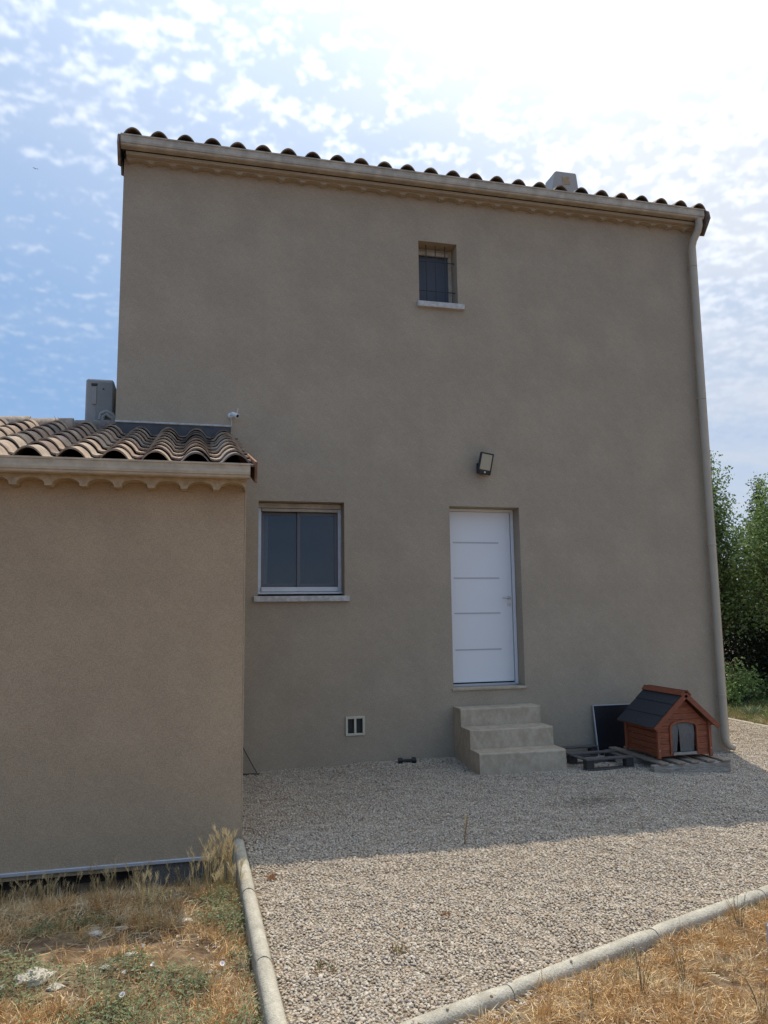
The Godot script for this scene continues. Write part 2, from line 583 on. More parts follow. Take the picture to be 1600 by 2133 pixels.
func gravel_stones() -> void:
	var xf := [[], [], [], []]
	var cl := [[], [], [], []]
	var cell := 0.0162
	var gx := 0.40
	while gx < 8.32:
		var gz := -3.6
		while gz < 5.95:
			var x := gx + R(-0.5, 0.5) * cell
			var z := gz + R(-0.5, 0.5) * cell
			gz += cell
			# only where the frame (or a step to its side) can see gravel
			var dx := x - EYE.x
			var dz := EYE.z - z
			if dx / dz > 1.12 or not in_gravel(x, z):
				continue
			if x > 3.06 and x < 4.05 and z < 0.8:
				continue
			if z > 2.6 and x < 0.42 + 0.02:
				continue
			var s := R(0.0066, 0.0124) * (1.5 if rng.randf() < 0.06 else 1.0)
			var b := Basis.from_euler(Vector3(R(-0.45, 0.45), R(0, TAU), R(-0.45, 0.45))).scaled(Vector3.ONE * s)
			var k := rng.randi() % 4
			xf[k].append(Transform3D(b, Vector3(x, gravel_h(x, z) + R(-0.002, 0.005), z)))
			cl[k].append(stone_color())
		gx += cell
	# strays on the kerbs and the earth beside them
	for i in 1500:
		var x := R(0.45, 5.5)
		var z := line_z(x) + 0.02 + absf(rng.randfn(0.0, 0.16)) - 0.04
		if i < 500:
			z = R(2.75, 6.2)
			x = KERB_L - 0.03 - absf(rng.randfn(0.0, 0.25))
		elif i < 1100:
			x = 0.7 + absf(rng.randfn(0.0, 0.55))
			z = line_z(x) + R(0.02, 0.5) * rng.randf()
		var s := R(0.007, 0.015)
		var on_kerb := absf(z - line_z(x)) < 0.05 or absf(x - KERB_L) < 0.03
		if on_kerb and rng.randf() < 0.95:
			continue
		var k := rng.randi() % 4
		xf[k].append(Transform3D(Basis.from_euler(Vector3(R(-0.7, 0.7), R(0, TAU), R(-0.7, 0.7))).scaled(Vector3.ONE * s), Vector3(x, (0.062 if on_kerb else soil_h(x, z)) + s * 0.3, z)))
		cl[k].append(stone_color())
	for k in 4:
		var o := multi("gravel_stones", stone_mesh(100 + k), M.stones, xf[k], cl[k])
		tag(o, "loose pale cream and tan crushed stones of the gravel", "gravel", "", "stuff")

# ---------------------------------------------------------------- house pieces
func wall_grid(mb: MB, x0: float, x1: float, y0: float, y1: float, zf: float, zb: float, holes: Array) -> void:
	var xs := [x0, x1]
	var ys := [y0, y1]
	for h in holes:
		xs.append_array([h.position.x, h.end.x])
		ys.append_array([h.position.y, h.end.y])
	xs.sort()
	ys.sort()
	for i in xs.size() - 1:
		for j in ys.size() - 1:
			if xs[i + 1] - xs[i] < 1e-4 or ys[j + 1] - ys[j] < 1e-4:
				continue
			var mid := Vector2(xs[i] + xs[i + 1], ys[j] + ys[j + 1]) / 2.0
			var hole := false
			for h in holes:
				hole = hole or h.has_point(mid)
			if hole:
				continue
			mb.quad(Vector3(xs[i], ys[j], zf), Vector3(xs[i + 1], ys[j], zf), Vector3(xs[i + 1], ys[j + 1], zf), Vector3(xs[i], ys[j + 1], zf))
			mb.quad(Vector3(xs[i + 1], ys[j], zb), Vector3(xs[i], ys[j], zb), Vector3(xs[i], ys[j + 1], zb), Vector3(xs[i + 1], ys[j + 1], zb))
	for h in holes:
		var a: Vector2 = h.position
		var b: Vector2 = h.end
		mb.quad(Vector3(a.x, a.y, zb), Vector3(a.x, a.y, zf), Vector3(a.x, b.y, zf), Vector3(a.x, b.y, zb))
		mb.quad(Vector3(b.x, a.y, zf), Vector3(b.x, a.y, zb), Vector3(b.x, b.y, zb), Vector3(b.x, b.y, zf))
		mb.quad(Vector3(a.x, a.y, zf), Vector3(a.x, a.y, zb), Vector3(b.x, a.y, zb), Vector3(b.x, a.y, zf))
		mb.quad(Vector3(a.x, b.y, zb), Vector3(a.x, b.y, zf), Vector3(b.x, b.y, zf), Vector3(b.x, b.y, zb))
	mb.quad(Vector3(x0, y0, zb), Vector3(x0, y0, zf), Vector3(x0, y1, zf), Vector3(x0, y1, zb))
	mb.quad(Vector3(x1, y0, zf), Vector3(x1, y0, zb), Vector3(x1, y1, zb), Vector3(x1, y1, zf))
	mb.quad(Vector3(x0, y1, zf), Vector3(x1, y1, zf), Vector3(x1, y1, zb), Vector3(x0, y1, zb))
	mb.quad(Vector3(x0, y0, zb), Vector3(x1, y0, zb), Vector3(x1, y0, zf), Vector3(x0, y0, zf))

# plane of a roof: x along the eave, local -z up the slope
func slope_xf(eave: Vector3, pitch: float) -> Transform3D:
	return Transform3D(Basis(Vector3.RIGHT, pitch), eave)

const TILE_W := 0.303
func tile_profile(x: float) -> float:
	var a := absf(x)
	if a < 0.104:
		return 0.082 * pow(cos(a / 0.104 * PI / 2.0), 0.72)
	var t := (a - 0.104) / (TILE_W / 2.0 - 0.104)
	return -0.010 * sin(t * PI / 2.0)

func tile_mesh(sd: int) -> ArrayMesh:
	var r := RandomNumberGenerator.new()
	r.seed = sd
	var mb := MB.new()
	var pts := []
	var N := 20
	for i in N + 1:
		var x := lerpf(-TILE_W / 2.0 - 0.012, TILE_W / 2.0 + 0.004, float(i) / N)
		pts.append(Vector2(x, tile_profile(clampf(x, -TILE_W / 2, TILE_W / 2))))
	var nr := []
	for i in N + 1:
		var t: Vector2 = pts[mini(i + 1, N)] - pts[maxi(i - 1, 0)]
		nr.append(Vector3(-t.y, t.x, 0).normalized())
	var L := 0.43
	var tip := 0.030 + r.randf_range(-0.003, 0.004)
	var skew := r.randf_range(-0.004, 0.004)
	var th := 0.015
	var at := func(p: Vector2, zz: float, dn: float) -> Vector3:
		var k := zz / L + 1.0
		return Vector3(p.x * (0.985 + 0.015 * k) + skew * k, p.y - dn + 0.012 + tip * k, zz)
	for i in N:
		var a: Vector2 = pts[i]
		var b: Vector2 = pts[i + 1]
		mb.quad_n(at.call(a, 0.0, 0.0), at.call(b, 0.0, 0.0), at.call(b, -L, 0.0), at.call(a, -L, 0.0), nr[i], nr[i + 1], nr[i + 1], nr[i])
		mb.quad_n(at.call(a, -L, th), at.call(b, -L, th), at.call(b, 0.0, th), at.call(a, 0.0, th), -nr[i], -nr[i + 1], -nr[i + 1], -nr[i])
		mb.quad(at.call(a, 0.0, th), at.call(b, 0.0, th), at.call(b, 0.0, 0.0), at.call(a, 0.0, 0.0))
	mb.quad(at.call(pts[0], -L, th), at.call(pts[0], 0.0, th), at.call(pts[0], 0.0, 0.0), at.call(pts[0], -L, 0.0))
	mb.quad(at.call(pts[N], 0.0, th), at.call(pts[N], -L, th), at.call(pts[N], -L, 0.0), at.call(pts[N], 0.0, 0.0))
	return mb.mesh()

func lay_tiles(parent: Node3D, eave: Vector3, pitch: float, crests: Array, rows: int, tint_rows: bool) -> void:
	var xf := slope_xf(eave, pitch)
	var ms := [tile_mesh(5), tile_mesh(6), tile_mesh(7)]
	for cx in crests:
		for k in rows:
			var t := rng.randi() % 5
			if rng.randf() < 0.45: t = 0
			var o := put("roof_tile", ms[rng.randi() % 3], M["tile_%d" % t], parent)
			o.transform = xf * Transform3D(Basis(Vector3.UP, R(-0.012, 0.012)), Vector3(cx + R(-0.004, 0.004), R(-0.002, 0.003), -0.345 * k + R(-0.006, 0.006)))

func gutter_run(parent: Node3D, x0: float, x1: float, back: Vector2, sz: float, gm: Material) -> void:
	var raw := [Vector2(0, 0), Vector2(0.085, 0), Vector2(0.098, 0.010), Vector2(0.100, 0.030), Vector2(0.112, 0.034), Vector2(0.116, 0.060), Vector2(0.112, 0.085), Vector2(0.114, 0.128), Vector2(0.124, 0.132), Vector2(0.124, 0.15), Vector2(0.112, 0.15), Vector2(0.105, 0.06), Vector2(0.088, 0.012), Vector2(0.010, 0.012), Vector2(0.010, 0.15), Vector2(0, 0.15)]
	var poly := PackedVector2Array()
	for p in raw:
		poly.append(Vector2(p.x, p.y) * sz)
	# polygon x -> world z, y -> world y, depth -> world x
	var xf := Transform3D(Basis(Vector3(0, 0, 1), Vector3(0, 1, 0), Vector3(-1, 0, 0)), Vector3(x1, back.y, back.x))
	var mb := MB.new()
	mb.prism(poly, 0.0, x1 - x0, xf)
	var g := obj("gutter", mb, gm, parent)
	for e in [x0, x1]:
		var cap := MB.new()
		var solid := PackedVector2Array()
		for i in 10:
			solid.append(poly[i])
		solid.append(Vector2(0, 0.15) * sz)
		cap.prism(solid, -0.004 if e == x1 else 0.001, 0.0 if e == x1 else 0.005, Transform3D(xf.basis, Vector3(e, back.y, back.x)))
		obj("end_cap", cap, gm, g)

func scallops(parent: Node3D, x0: float, x1: float, top: float, z0: float, z1: float, period: float, phase: float, tall: float, mt: Material) -> void:
	var poly := PackedVector2Array()
	var yb := top - tall
	poly.append(Vector2(x1, top))
	poly.append(Vector2(x0, top))
	poly.append(Vector2(x0, yb + 0.03))
	var cx := phase
	while cx - period > x0:
		cx -= period
	while cx < x1:
		var hw := period * 0.40
		for i in 11:
			var a := PI - PI * i / 10.0
			var p := Vector2(cx + cos(a) * hw, yb + pow(maxf(sin(a), 0.0), 0.8) * tall * 0.68)
			if p.x > x0 + 0.004 and p.x < x1 - 0.004:
				poly.append(p)
		cx += period
	poly.append(Vector2(x1, yb + 0.03))
	var mb := MB.new()
	mb.prism(poly, z0, z1)
	obj("eave_moulding", mb, mt, parent)

func frame_rect(mb: MB, x0: float, x1: float, y0: float, y1: float, w: float, z0: float, z1: float, b := 0.003) -> void:
	var zc := (z0 + z1) / 2.0
	var d := z1 - z0
	mb.box(Vector3((x0 + w / 2), (y0 + y1) / 2, zc), Vector3(w, y1 - y0, d), b)
	mb.box(Vector3((x1 - w / 2), (y0 + y1) / 2, zc), Vector3(w, y1 - y0, d), b)
	mb.box(Vector3((x0 + x1) / 2, y0 + w / 2, zc), Vector3(x1 - x0 - 2 * w - 0.001, w, d - 0.004), b)
	mb.box(Vector3((x0 + x1) / 2, y1 - w / 2, zc), Vector3(x1 - x0 - 2 * w - 0.001, w, d - 0.004), b)

func main_house() -> void:
	var X0 := -0.875
	var X1 := 6.83
	var TOP := 7.10
	var h := thing("main_house", "tall two-storey beige rendered house with one white door and clay tiled roof", "house")
	var win := Rect2(0.732, 1.960, 1.010, 1.105)
	var top_win := Rect2(2.727, 5.661, 0.516, 0.820)
	var door := Rect2(3.062, 0.840, 0.925, 2.210)
	var vent := Rect2(1.765, 0.380, 0.18, 0.17)
	var mb := MB.new()
	wall_grid(mb, X0, X1, -0.30, TOP, 0.0, -0.30, [win, top_win, door, vent])
	obj("facade_wall", mb, M.render_house, h)
	# the other walls and gables
	for e in [[X0, X0 + 0.30], [X1 - 0.30, X1]]:
		var g := MB.new()
		var poly := PackedVector2Array([Vector2(0.302, -0.3), Vector2(8.4, -0.3), Vector2(8.4, 7.0), Vector2(4.2, 8.22), Vector2(0.302, 7.10)])
		g.prism(poly, 0.0, 0.30, Transform3D(Basis(Vector3(0, 0, -1), Vector3(0, 1, 0), Vector3(1, 0, 0)), Vector3(e[0], 0, 0)))
		obj("gable_wall", g, M.render_house, h)
	bx("rear_wall", Vector3((X0 + X1) / 2, 3.35, -8.55), Vector3(X1 - X0, 7.3, 0.29), M.render_house, h, 0.0)
	bx("ceiling_slab", Vector3((X0 + X1) / 2, 3.75, -4.3), Vector3(X1 - X0 - 0.61, 0.2, 7.9), M.inside, h, 0.0)
	bx("floor_slab", Vector3((X0 + X1) / 2, 0.70, -4.3), Vector3(X1 - X0 - 0.61, 0.2, 7.9), M.inside, h, 0.0)
	bx("partition_wall", Vector3((X0 + X1) / 2, 4.0, -3.2), Vector3(X1 - X0 - 0.62, 6.2, 0.1), M.inside, h, 0.0)
	# roof
	var roof := MB.new()
	var rp := PackedVector2Array([Vector2(-0.138, 7.08), Vector2(4.2, 8.24), Vector2(8.8, 7.0), Vector2(8.8, 7.08), Vector2(4.2, 8.36), Vector2(-0.138, 7.16)])
	roof.prism(rp, 0.0, X1 - X0 - 0.02, Transform3D(Basis(Vector3(0, 0, -1), Vector3(0, 1, 0), Vector3(1, 0, 0)), Vector3(X0 + 0.01, 0.055, 0)))
	var ro := obj("roof", roof, M.roof_deck, h)
	var crests := []
	for k in 26:
		crests.append(-0.775 + TILE_W * k * 0.9935)
	lay_tiles(ro, Vector3(0, 7.232, 0.215), atan2(1.24, 4.4), crests, 3, false)
	# verge tiles: the folded edge that closes the tiling at both gables
	for e in [X0 - 0.055, X1 + 0.02]:
		for k in 3:
			var vt := MB.new()
			var poly := PackedVector2Array([Vector2(-0.30, 0.02), Vector2(-0.28, 0.12), Vector2(0.14, 0.24), Vector2(0.14, -0.02), Vector2(-0.14, -0.17)])
			vt.prism(poly, 0.0, 0.02, Transform3D(Basis(Vector3(0, 0, -1), Vector3(0, 1, 0), Vector3(1, 0, 0)), Vector3(e, 7.10 + 0.11 * k, 0.0 - 0.40 * k)))
			obj("verge_tile", vt, M["tile_4"] if k else M["tile_3"], ro)
	var chim := MB.new()
	var cp := PackedVector2Array([Vector2(-0.25, -0.25), Vector2(0.25, -0.25), Vector2(0.20, 0.19), Vector2(0.185, 0.21), Vector2(-0.14, 0.21), Vector2(-0.17, 0.19)])
	chim.prism(cp, -0.16, 0.16, Transform3D(Basis(), Vector3(5.56, 8.385, -1.5)))
	var ch := obj("chimney", chim, M.ac_case, ro)
	bx("chimney_opening", Vector3(5.58, 8.455, -1.338), Vector3(0.13, 0.13, 0.006), M.plaster, ch, 0.0)
	gutter_run(h, X0 - 0.02, X1 - 0.02, Vector2(0.145, 7.135), 0.88, M.gutter)
	scallops(h, X0 + 0.03, X1 - 0.03, 7.084, 0.002, 0.080, 0.257, -0.70, 0.048, M.render_house)
	bx("soffit", Vector3((X0 + X1) / 2.0, 7.105, 0.0725), Vector3(X1 - X0 - 0.06, 0.040, 0.141), M.render_house, h, 0.004)
	# downpipe with a swan neck under the gutter and a shoe at the foot
	var px := 6.695
	var pipe := MB.new()
	pipe.tube([Vector3(px + 0.06, 7.14, 0.195), Vector3(px + 0.058, 7.05, 0.195), Vector3(px + 0.045, 6.97, 0.175), Vector3(px + 0.012, 6.86, 0.115), Vector3(px, 6.77, 0.092), Vector3(px, 6.70, 0.085), Vector3(px, 0.62, 0.085)], [0.05], 16)
	var dp := obj("downpipe", pipe, M.pipe, h)
	var foot := MB.new()
	foot.tube([Vector3(px, 0.66, 0.085), Vector3(px, 0.14, 0.085), Vector3(px + 0.008, 0.07, 0.088), Vector3(px + 0.03, 0.02, 0.093), Vector3(px + 0.065, -0.006, 0.10), Vector3(px + 0.115, -0.02, 0.105)], [0.0515, 0.0515, 0.05, 0.046, 0.040, 0.040], 16)
	var shoe := obj("pipe_shoe", foot, M.pipe, dp)
	var mouth := MB.new()
	mouth.tube([Vector3(px + 0.114, -0.0197, 0.1049), Vector3(px + 0.117, -0.0205, 0.1052)], [0.034], 14)
	obj("mouth", mouth, M.black, shoe)
	for y in [0.64, 2.6, 4.6, 6.5]:
		var ring := MB.new()
		ring.lathe([Vector2(0.051, -0.014), Vector2(0.057, -0.012), Vector2(0.057, 0.012), Vector2(0.051, 0.014)], 16, Transform3D(Basis(), Vector3(px, y, 0.085)))
		ring.box(Vector3(px, y, 0.018), Vector3(0.03, 0.02, 0.036))
		obj("pipe_bracket", ring, M.pipe, dp)
	# ground-floor sliding window
	var wn := Node3D.new()
	wn.name = "window"
	h.add_child(wn)
	var z := -0.17
	var f := MB.new()
	frame_rect(f, 0.734, 1.740, 1.985, 3.062, 0.045, z - 0.07, z, 0.003)
	var hr := MB.new()
	hr.box(Vector3(1.237, 3.030, z + 0.016), Vector3(1.0, 0.058, 0.03), 0.003)
	hr.box(Vector3(1.237, 2.978, z + 0.014), Vector3(0.912, 0.036, 0.026), 0.003)
	obj("header_rail", hr, M.gutter, wn)
	f.box(Vector3(1.237, 2.040, z + 0.012), Vector3(0.912, 0.055, 0.03), 0.004)
	f.box(Vector3(1.237, 1.995, z + 0.03), Vector3(1.004, 0.022, 0.06), 0.003)
	obj("frame", f, M.aluminium, wn)
	for s in [[0.782, 1.240, z - 0.055], [1.205, 1.692, z - 0.03]]:
		var sf := MB.new()
		frame_rect(sf, s[0], s[1], 2.068, 2.958, 0.038, s[2] - 0.012, s[2] + 0.008, 0.002)
		obj("sash", sf, M.sash, wn)
		bx("pane", Vector3((s[0] + s[1]) / 2, 2.513, s[2] - 0.004), Vector3(s[1] - s[0] - 0.07, 0.82, 0.004), M.glass, wn, 0.0)
	var cur := MB.new()
	for k in 9:
		cur.tube([Vector3(0.70 + 0.022 * k, 3.05, -0.42 + 0.012 * (k % 2)), Vector3(0.69 + 0.019 * k, 1.6, -0.42 + 0.012 * (k % 2))], [0.016], 6)
	obj("curtain", cur, M.curtain, wn)
	bx("sill", Vector3(1.238, 1.926, -0.045), Vector3(1.112, 0.064, 0.17), M.sill_stone, wn, 0.004)
	# small barred window upstairs
	var wu := Node3D.new()
	wu.name = "window_001"
	h.add_child(wu)
	z = -0.20
	var f2 := MB.new()
	frame_rect(f2, 2.729, 3.241, 5.664, 6.478, 0.05, z - 0.07, z, 0.003)
	f2.box(Vector3(2.985, 6.405, z + 0.01), Vector3(0.41, 0.05, 0.03), 0.003)
	obj("frame", f2, M.gutter, wu)
	bx("pane", Vector3(2.985, 6.05, z - 0.04), Vector3(0.43, 0.72, 0.004), M.glass, wu, 0.0)
	var inner := MB.new()
	frame_rect(inner, 2.782, 3.188, 5.715, 6.38, 0.035, z - 0.055, z - 0.03, 0.002)
	obj("sash", inner, M.ac_side, wu)
	bx("insect_screen", Vector3(2.985, 6.05, z - 0.022), Vector3(0.41, 0.70, 0.003), M.net, wu, 0.0)
	for x in [2.86, 2.985, 3.115]:
		var b := MB.new()
		b.tube([Vector3(x, 5.66, -0.10), Vector3(x, 6.478, -0.10)], [0.007], 8)
		obj("bar", b, M.iron, wu)
	for y in [5.86, 6.26]:
		var b := MB.new()
		b.tube([Vector3(2.727, y, -0.10), Vector3(3.243, y, -0.10)], [0.007], 8)
		obj("bar", b, M.iron, wu)
	bx("sill", Vector3(3.006, 5.624, -0.035), Vector3(0.62, 0.070, 0.17), M.sill_stone, wu, 0.004)
	# door
	var dr := Node3D.new()
	dr.name = "door"
	h.add_child(dr)
	z = -0.20
	bx("panel", Vector3(3.520, 1.951, z - 0.026), Vector3(0.838, 2.12, 0.05), M.white_paint, dr, 0.004)
	var df := MB.new()
	df.box(Vector3(3.080, 1.95, z - 0.02), Vector3(0.034, 2.196, 0.07), 0.004)
	df.box(Vector3(3.966, 1.95, z - 0.02), Vector3(0.038, 2.196, 0.07), 0.004)
	df.box(Vector3(3.523, 3.031, z - 0.02), Vector3(0.85, 0.034, 0.066), 0.004)
	obj("frame", df, M.white_paint, dr)
	bx("threshold", Vector3(3.523, 0.862, z - 0.0), Vector3(0.85, 0.026, 0.08), M.groove, dr, 0.003)
	for y in [2.618, 2.172, 1.735, 1.288]:
		bx("inlay_strip", Vector3(3.470, y, z + 0.0005), Vector3(0.61, 0.016, 0.005), M.groove, dr, 0.0)
	var hd := MB.new()
	hd.tube([Vector3(3.893, 1.922, z), Vector3(3.893, 1.922, z + 0.045), Vector3(3.885, 1.923, z + 0.055), Vector3(3.79, 1.925, z + 0.056)], [0.011, 0.011, 0.010, 0.009], 10)
	hd.lathe([Vector2(0.0, 0.008), Vector2(0.024, 0.008), Vector2(0.026, 0.0)], 16, Transform3D(Basis(Vector3.RIGHT, PI / 2), Vector3(3.893, 1.922, z)))
	obj("handle", hd, M.steel, dr)
	var lk := MB.new()
	lk.lathe([Vector2(0.0, 0.008), Vector2(0.022, 0.008), Vector2(0.024, 0.0)], 16, Transform3D(Basis(Vector3.RIGHT, PI / 2), Vector3(3.893, 1.838, z)))
	lk.box(Vector3(3.893, 1.836, z + 0.009), Vector3(0.008, 0.022, 0.004))
	obj("lock", lk, M.steel, dr)
	bx("doorstep", Vector3(3.523, 0.832, -0.075), Vector3(0.96, 0.03, 0.19), M.step_concrete, dr, 0.005)
	# underfloor vent near the ground
	var vn := MB.new()
	frame_rect(vn, 1.742, 1.968, 0.358, 0.572, 0.026, -0.004, 0.018, 0.003)
	vn.box(Vector3(1.855, 0.465, 0.006), Vector3(0.026, 0.165, 0.02), 0.003)
	var vo := obj("vent", vn, M.vent_cream, h)
	bx("vent_mesh", Vector3(1.855, 0.465, -0.03), Vector3(0.176, 0.166, 0.004), M.black, vo, 0.0)

# ---------------------------------------------------------------- annex
func annex() -> void:
	var XR := 0.408
	var XL := -5.6
	var ZF := 2.66
	var a := thing("garage_annex", "low one-storey beige annex with clay tiled roof on the left", "building")
	var mb := MB.new()
	wall_grid(mb, XL, XR, -0.075, 2.90, ZF, ZF - 0.25, [])
	obj("front_wall", mb, M.render_annex, a)
	var sd := MB.new()
	sd.prism(PackedVector2Array([Vector2(-0.004, -0.3), Vector2(-2.405, -0.3), Vector2(-2.405, 2.95), Vector2(-0.004, 3.72)]), 0.0, 0.25, Transform3D(Basis(Vector3(0, 0, -1), Vector3(0, 1, 0), Vector3(1, 0, 0)), Vector3(XR - 0.25, 0, 0)))
	obj("side_wall", sd, M.render_annex, a)
	bx("side_wall", Vector3(XL + 0.125, 1.6, -0.3), Vector3(0.25, 3.8, 5.3), M.render_annex, a, 0.0)
	bx("rear_wall", Vector3((XL - 0.9) / 2, 1.4, -3.2), Vector3(-0.9 - XL, 3.2, 0.25), M.render_annex, a, 0.0)
	var bead := MB.new()
	bead.tube([Vector3(XR - 0.002, -0.06, ZF - 0.002), Vector3(XR - 0.002, 2.80, ZF - 0.002)], [0.006], 6)
	obj("corner_bead", bead, M.plaster, a)
	# bare footing below the wall, with one paler block
	bx("footing", Vector3((XL - 0.36) / 2, -0.26, ZF - 0.19), Vector3(-0.36 - XL, 0.36, 0.2), M.footing_dark, a, 0.0)
	bx("footing_block", Vector3(-0.03, -0.255, ZF - 0.11), Vector3(0.62, 0.35, 0.2), M.block_concrete, a, 0.012)
	bx("footing_corner", Vector3(0.332, -0.2, ZF - 0.11), Vector3(0.10, 0.26, 0.19), M.render_annex, a, 0.006)
	bx("base_trim", Vector3((XL + 0.19) / 2, -0.070, ZF + 0.010), Vector3(0.19 - XL, 0.026, 0.022), M.aluminium, a, 0.003)
	bx("base_lip", Vector3((XL - 0.3) / 2, -0.102, ZF - 0.03), Vector3(-0.3 - XL, 0.034, 0.05), M.plaster, a, 0.003)
	# roof
	var pitch := atan2(0.985, 3.2)
	var EZ := 2.855
	var EY := 2.876
	var deck := MB.new()
	var ridge_z := -0.34
	var rise := (EZ - ridge_z) * tan(pitch)
	deck.prism(PackedVector2Array([Vector2(-EZ + 0.10, EY - 0.03), Vector2(-ridge_z, EY + rise - 0.09), Vector2(3.4, EY - 0.10), Vector2(3.4, EY - 0.02), Vector2(-ridge_z, EY + rise - 0.01), Vector2(-EZ + 0.10, EY + 0.02)]), 0.0, XR - XL - 1.30, Transform3D(Basis(Vector3(0, 0, -1), Vector3(0, 1, 0), Vector3(1, 0, 0)), Vector3(XL, 0, 0)))
	var dk := obj("roof", deck, M.roof_deck, a)
	var deck2 := MB.new()
	deck2.prism(PackedVector2Array([Vector2(-EZ + 0.10, EY - 0.03), Vector2(-0.004, EY + (EZ - 0.0) * tan(pitch) - 0.09), Vector2(-0.004, EY + EZ * tan(pitch) - 0.01), Vector2(-EZ + 0.10, EY + 0.02)]), 0.0, 1.28, Transform3D(Basis(Vector3(0, 0, -1), Vector3(0, 1, 0), Vector3(1, 0, 0)), Vector3(XR - 1.29, 0, 0)))
	obj("roof_deck", deck2, M.roof_deck, dk)
	var crests := []
	for k in 5:
		crests.append(0.315 - TILE_W * k)
	lay_tiles(dk, Vector3(0, EY + 0.012, EZ + 0.02), pitch, crests.slice(0, 4), 9, true)
	var more := []
	for k in range(4, 13):
		more.append(0.315 - TILE_W * k)
	lay_tiles(dk, Vector3(0, EY + 0.012, EZ + 0.02), pitch, more, 10, true)
	# ridge tiles beside the tall wall
	for k in 7:
		var rt := MB.new()
		var ry := EY + rise + 0.045
		var x1 := -0.90 - 0.46 * k
		var path := [Vector3(x1, ry + 0.016, ridge_z), Vector3(x1 - 0.50, ry - 0.004, ridge_z)]
		rt.tube(path, [0.105, 0.098], 14, true, Vector2(0.85, 1.0))
		obj("ridge_tile", rt, M["tile_%d" % [4, 0, 2, 2, 0, 2, 4][k]], dk)
	# verge along the right edge
	for k in 8:
		var vt := MB.new()
		var s0 := -0.02 + 0.36 * k
		var bas := Basis(Vector3.RIGHT, pitch)
		vt.box(Vector3(XR + 0.065, -0.03, -s0 - 0.19), Vector3(0.02, 0.17, 0.40), 0.004, Transform3D(bas * Basis(Vector3.RIGHT, -0.035), Vector3(0, EY + 0.012 + 0.01, EZ + 0.02)))
		obj("verge_tile", vt, M.verge_tile, dk)
	gutter_run(a, XL, XR + 0.015, Vector2(2.815, 2.814), 0.77, M.gutter_annex)
	scallops(a, XL + 0.02, XR - 0.003, 2.818, ZF + 0.002, ZF + 0.15, 0.2465, 0.295, 0.088, M.plaster)
	# flashing where the roof meets the tall wall
	bx("lead_flashing", Vector3(-0.235, 3.80, 0.008), Vector3(1.27, 0.22, 0.012), M.lead, a, 0.0)
	bx("flashing_lip", Vector3(-0.235, 3.927, 0.014), Vector3(1.285, 0.022, 0.026), M.sill_stone, a, 0.004)
	bx("flashing_end", Vector3(0.408, 3.85, 0.010), Vector3(0.012, 0.16, 0.018), M.plaster, a, 0.002)

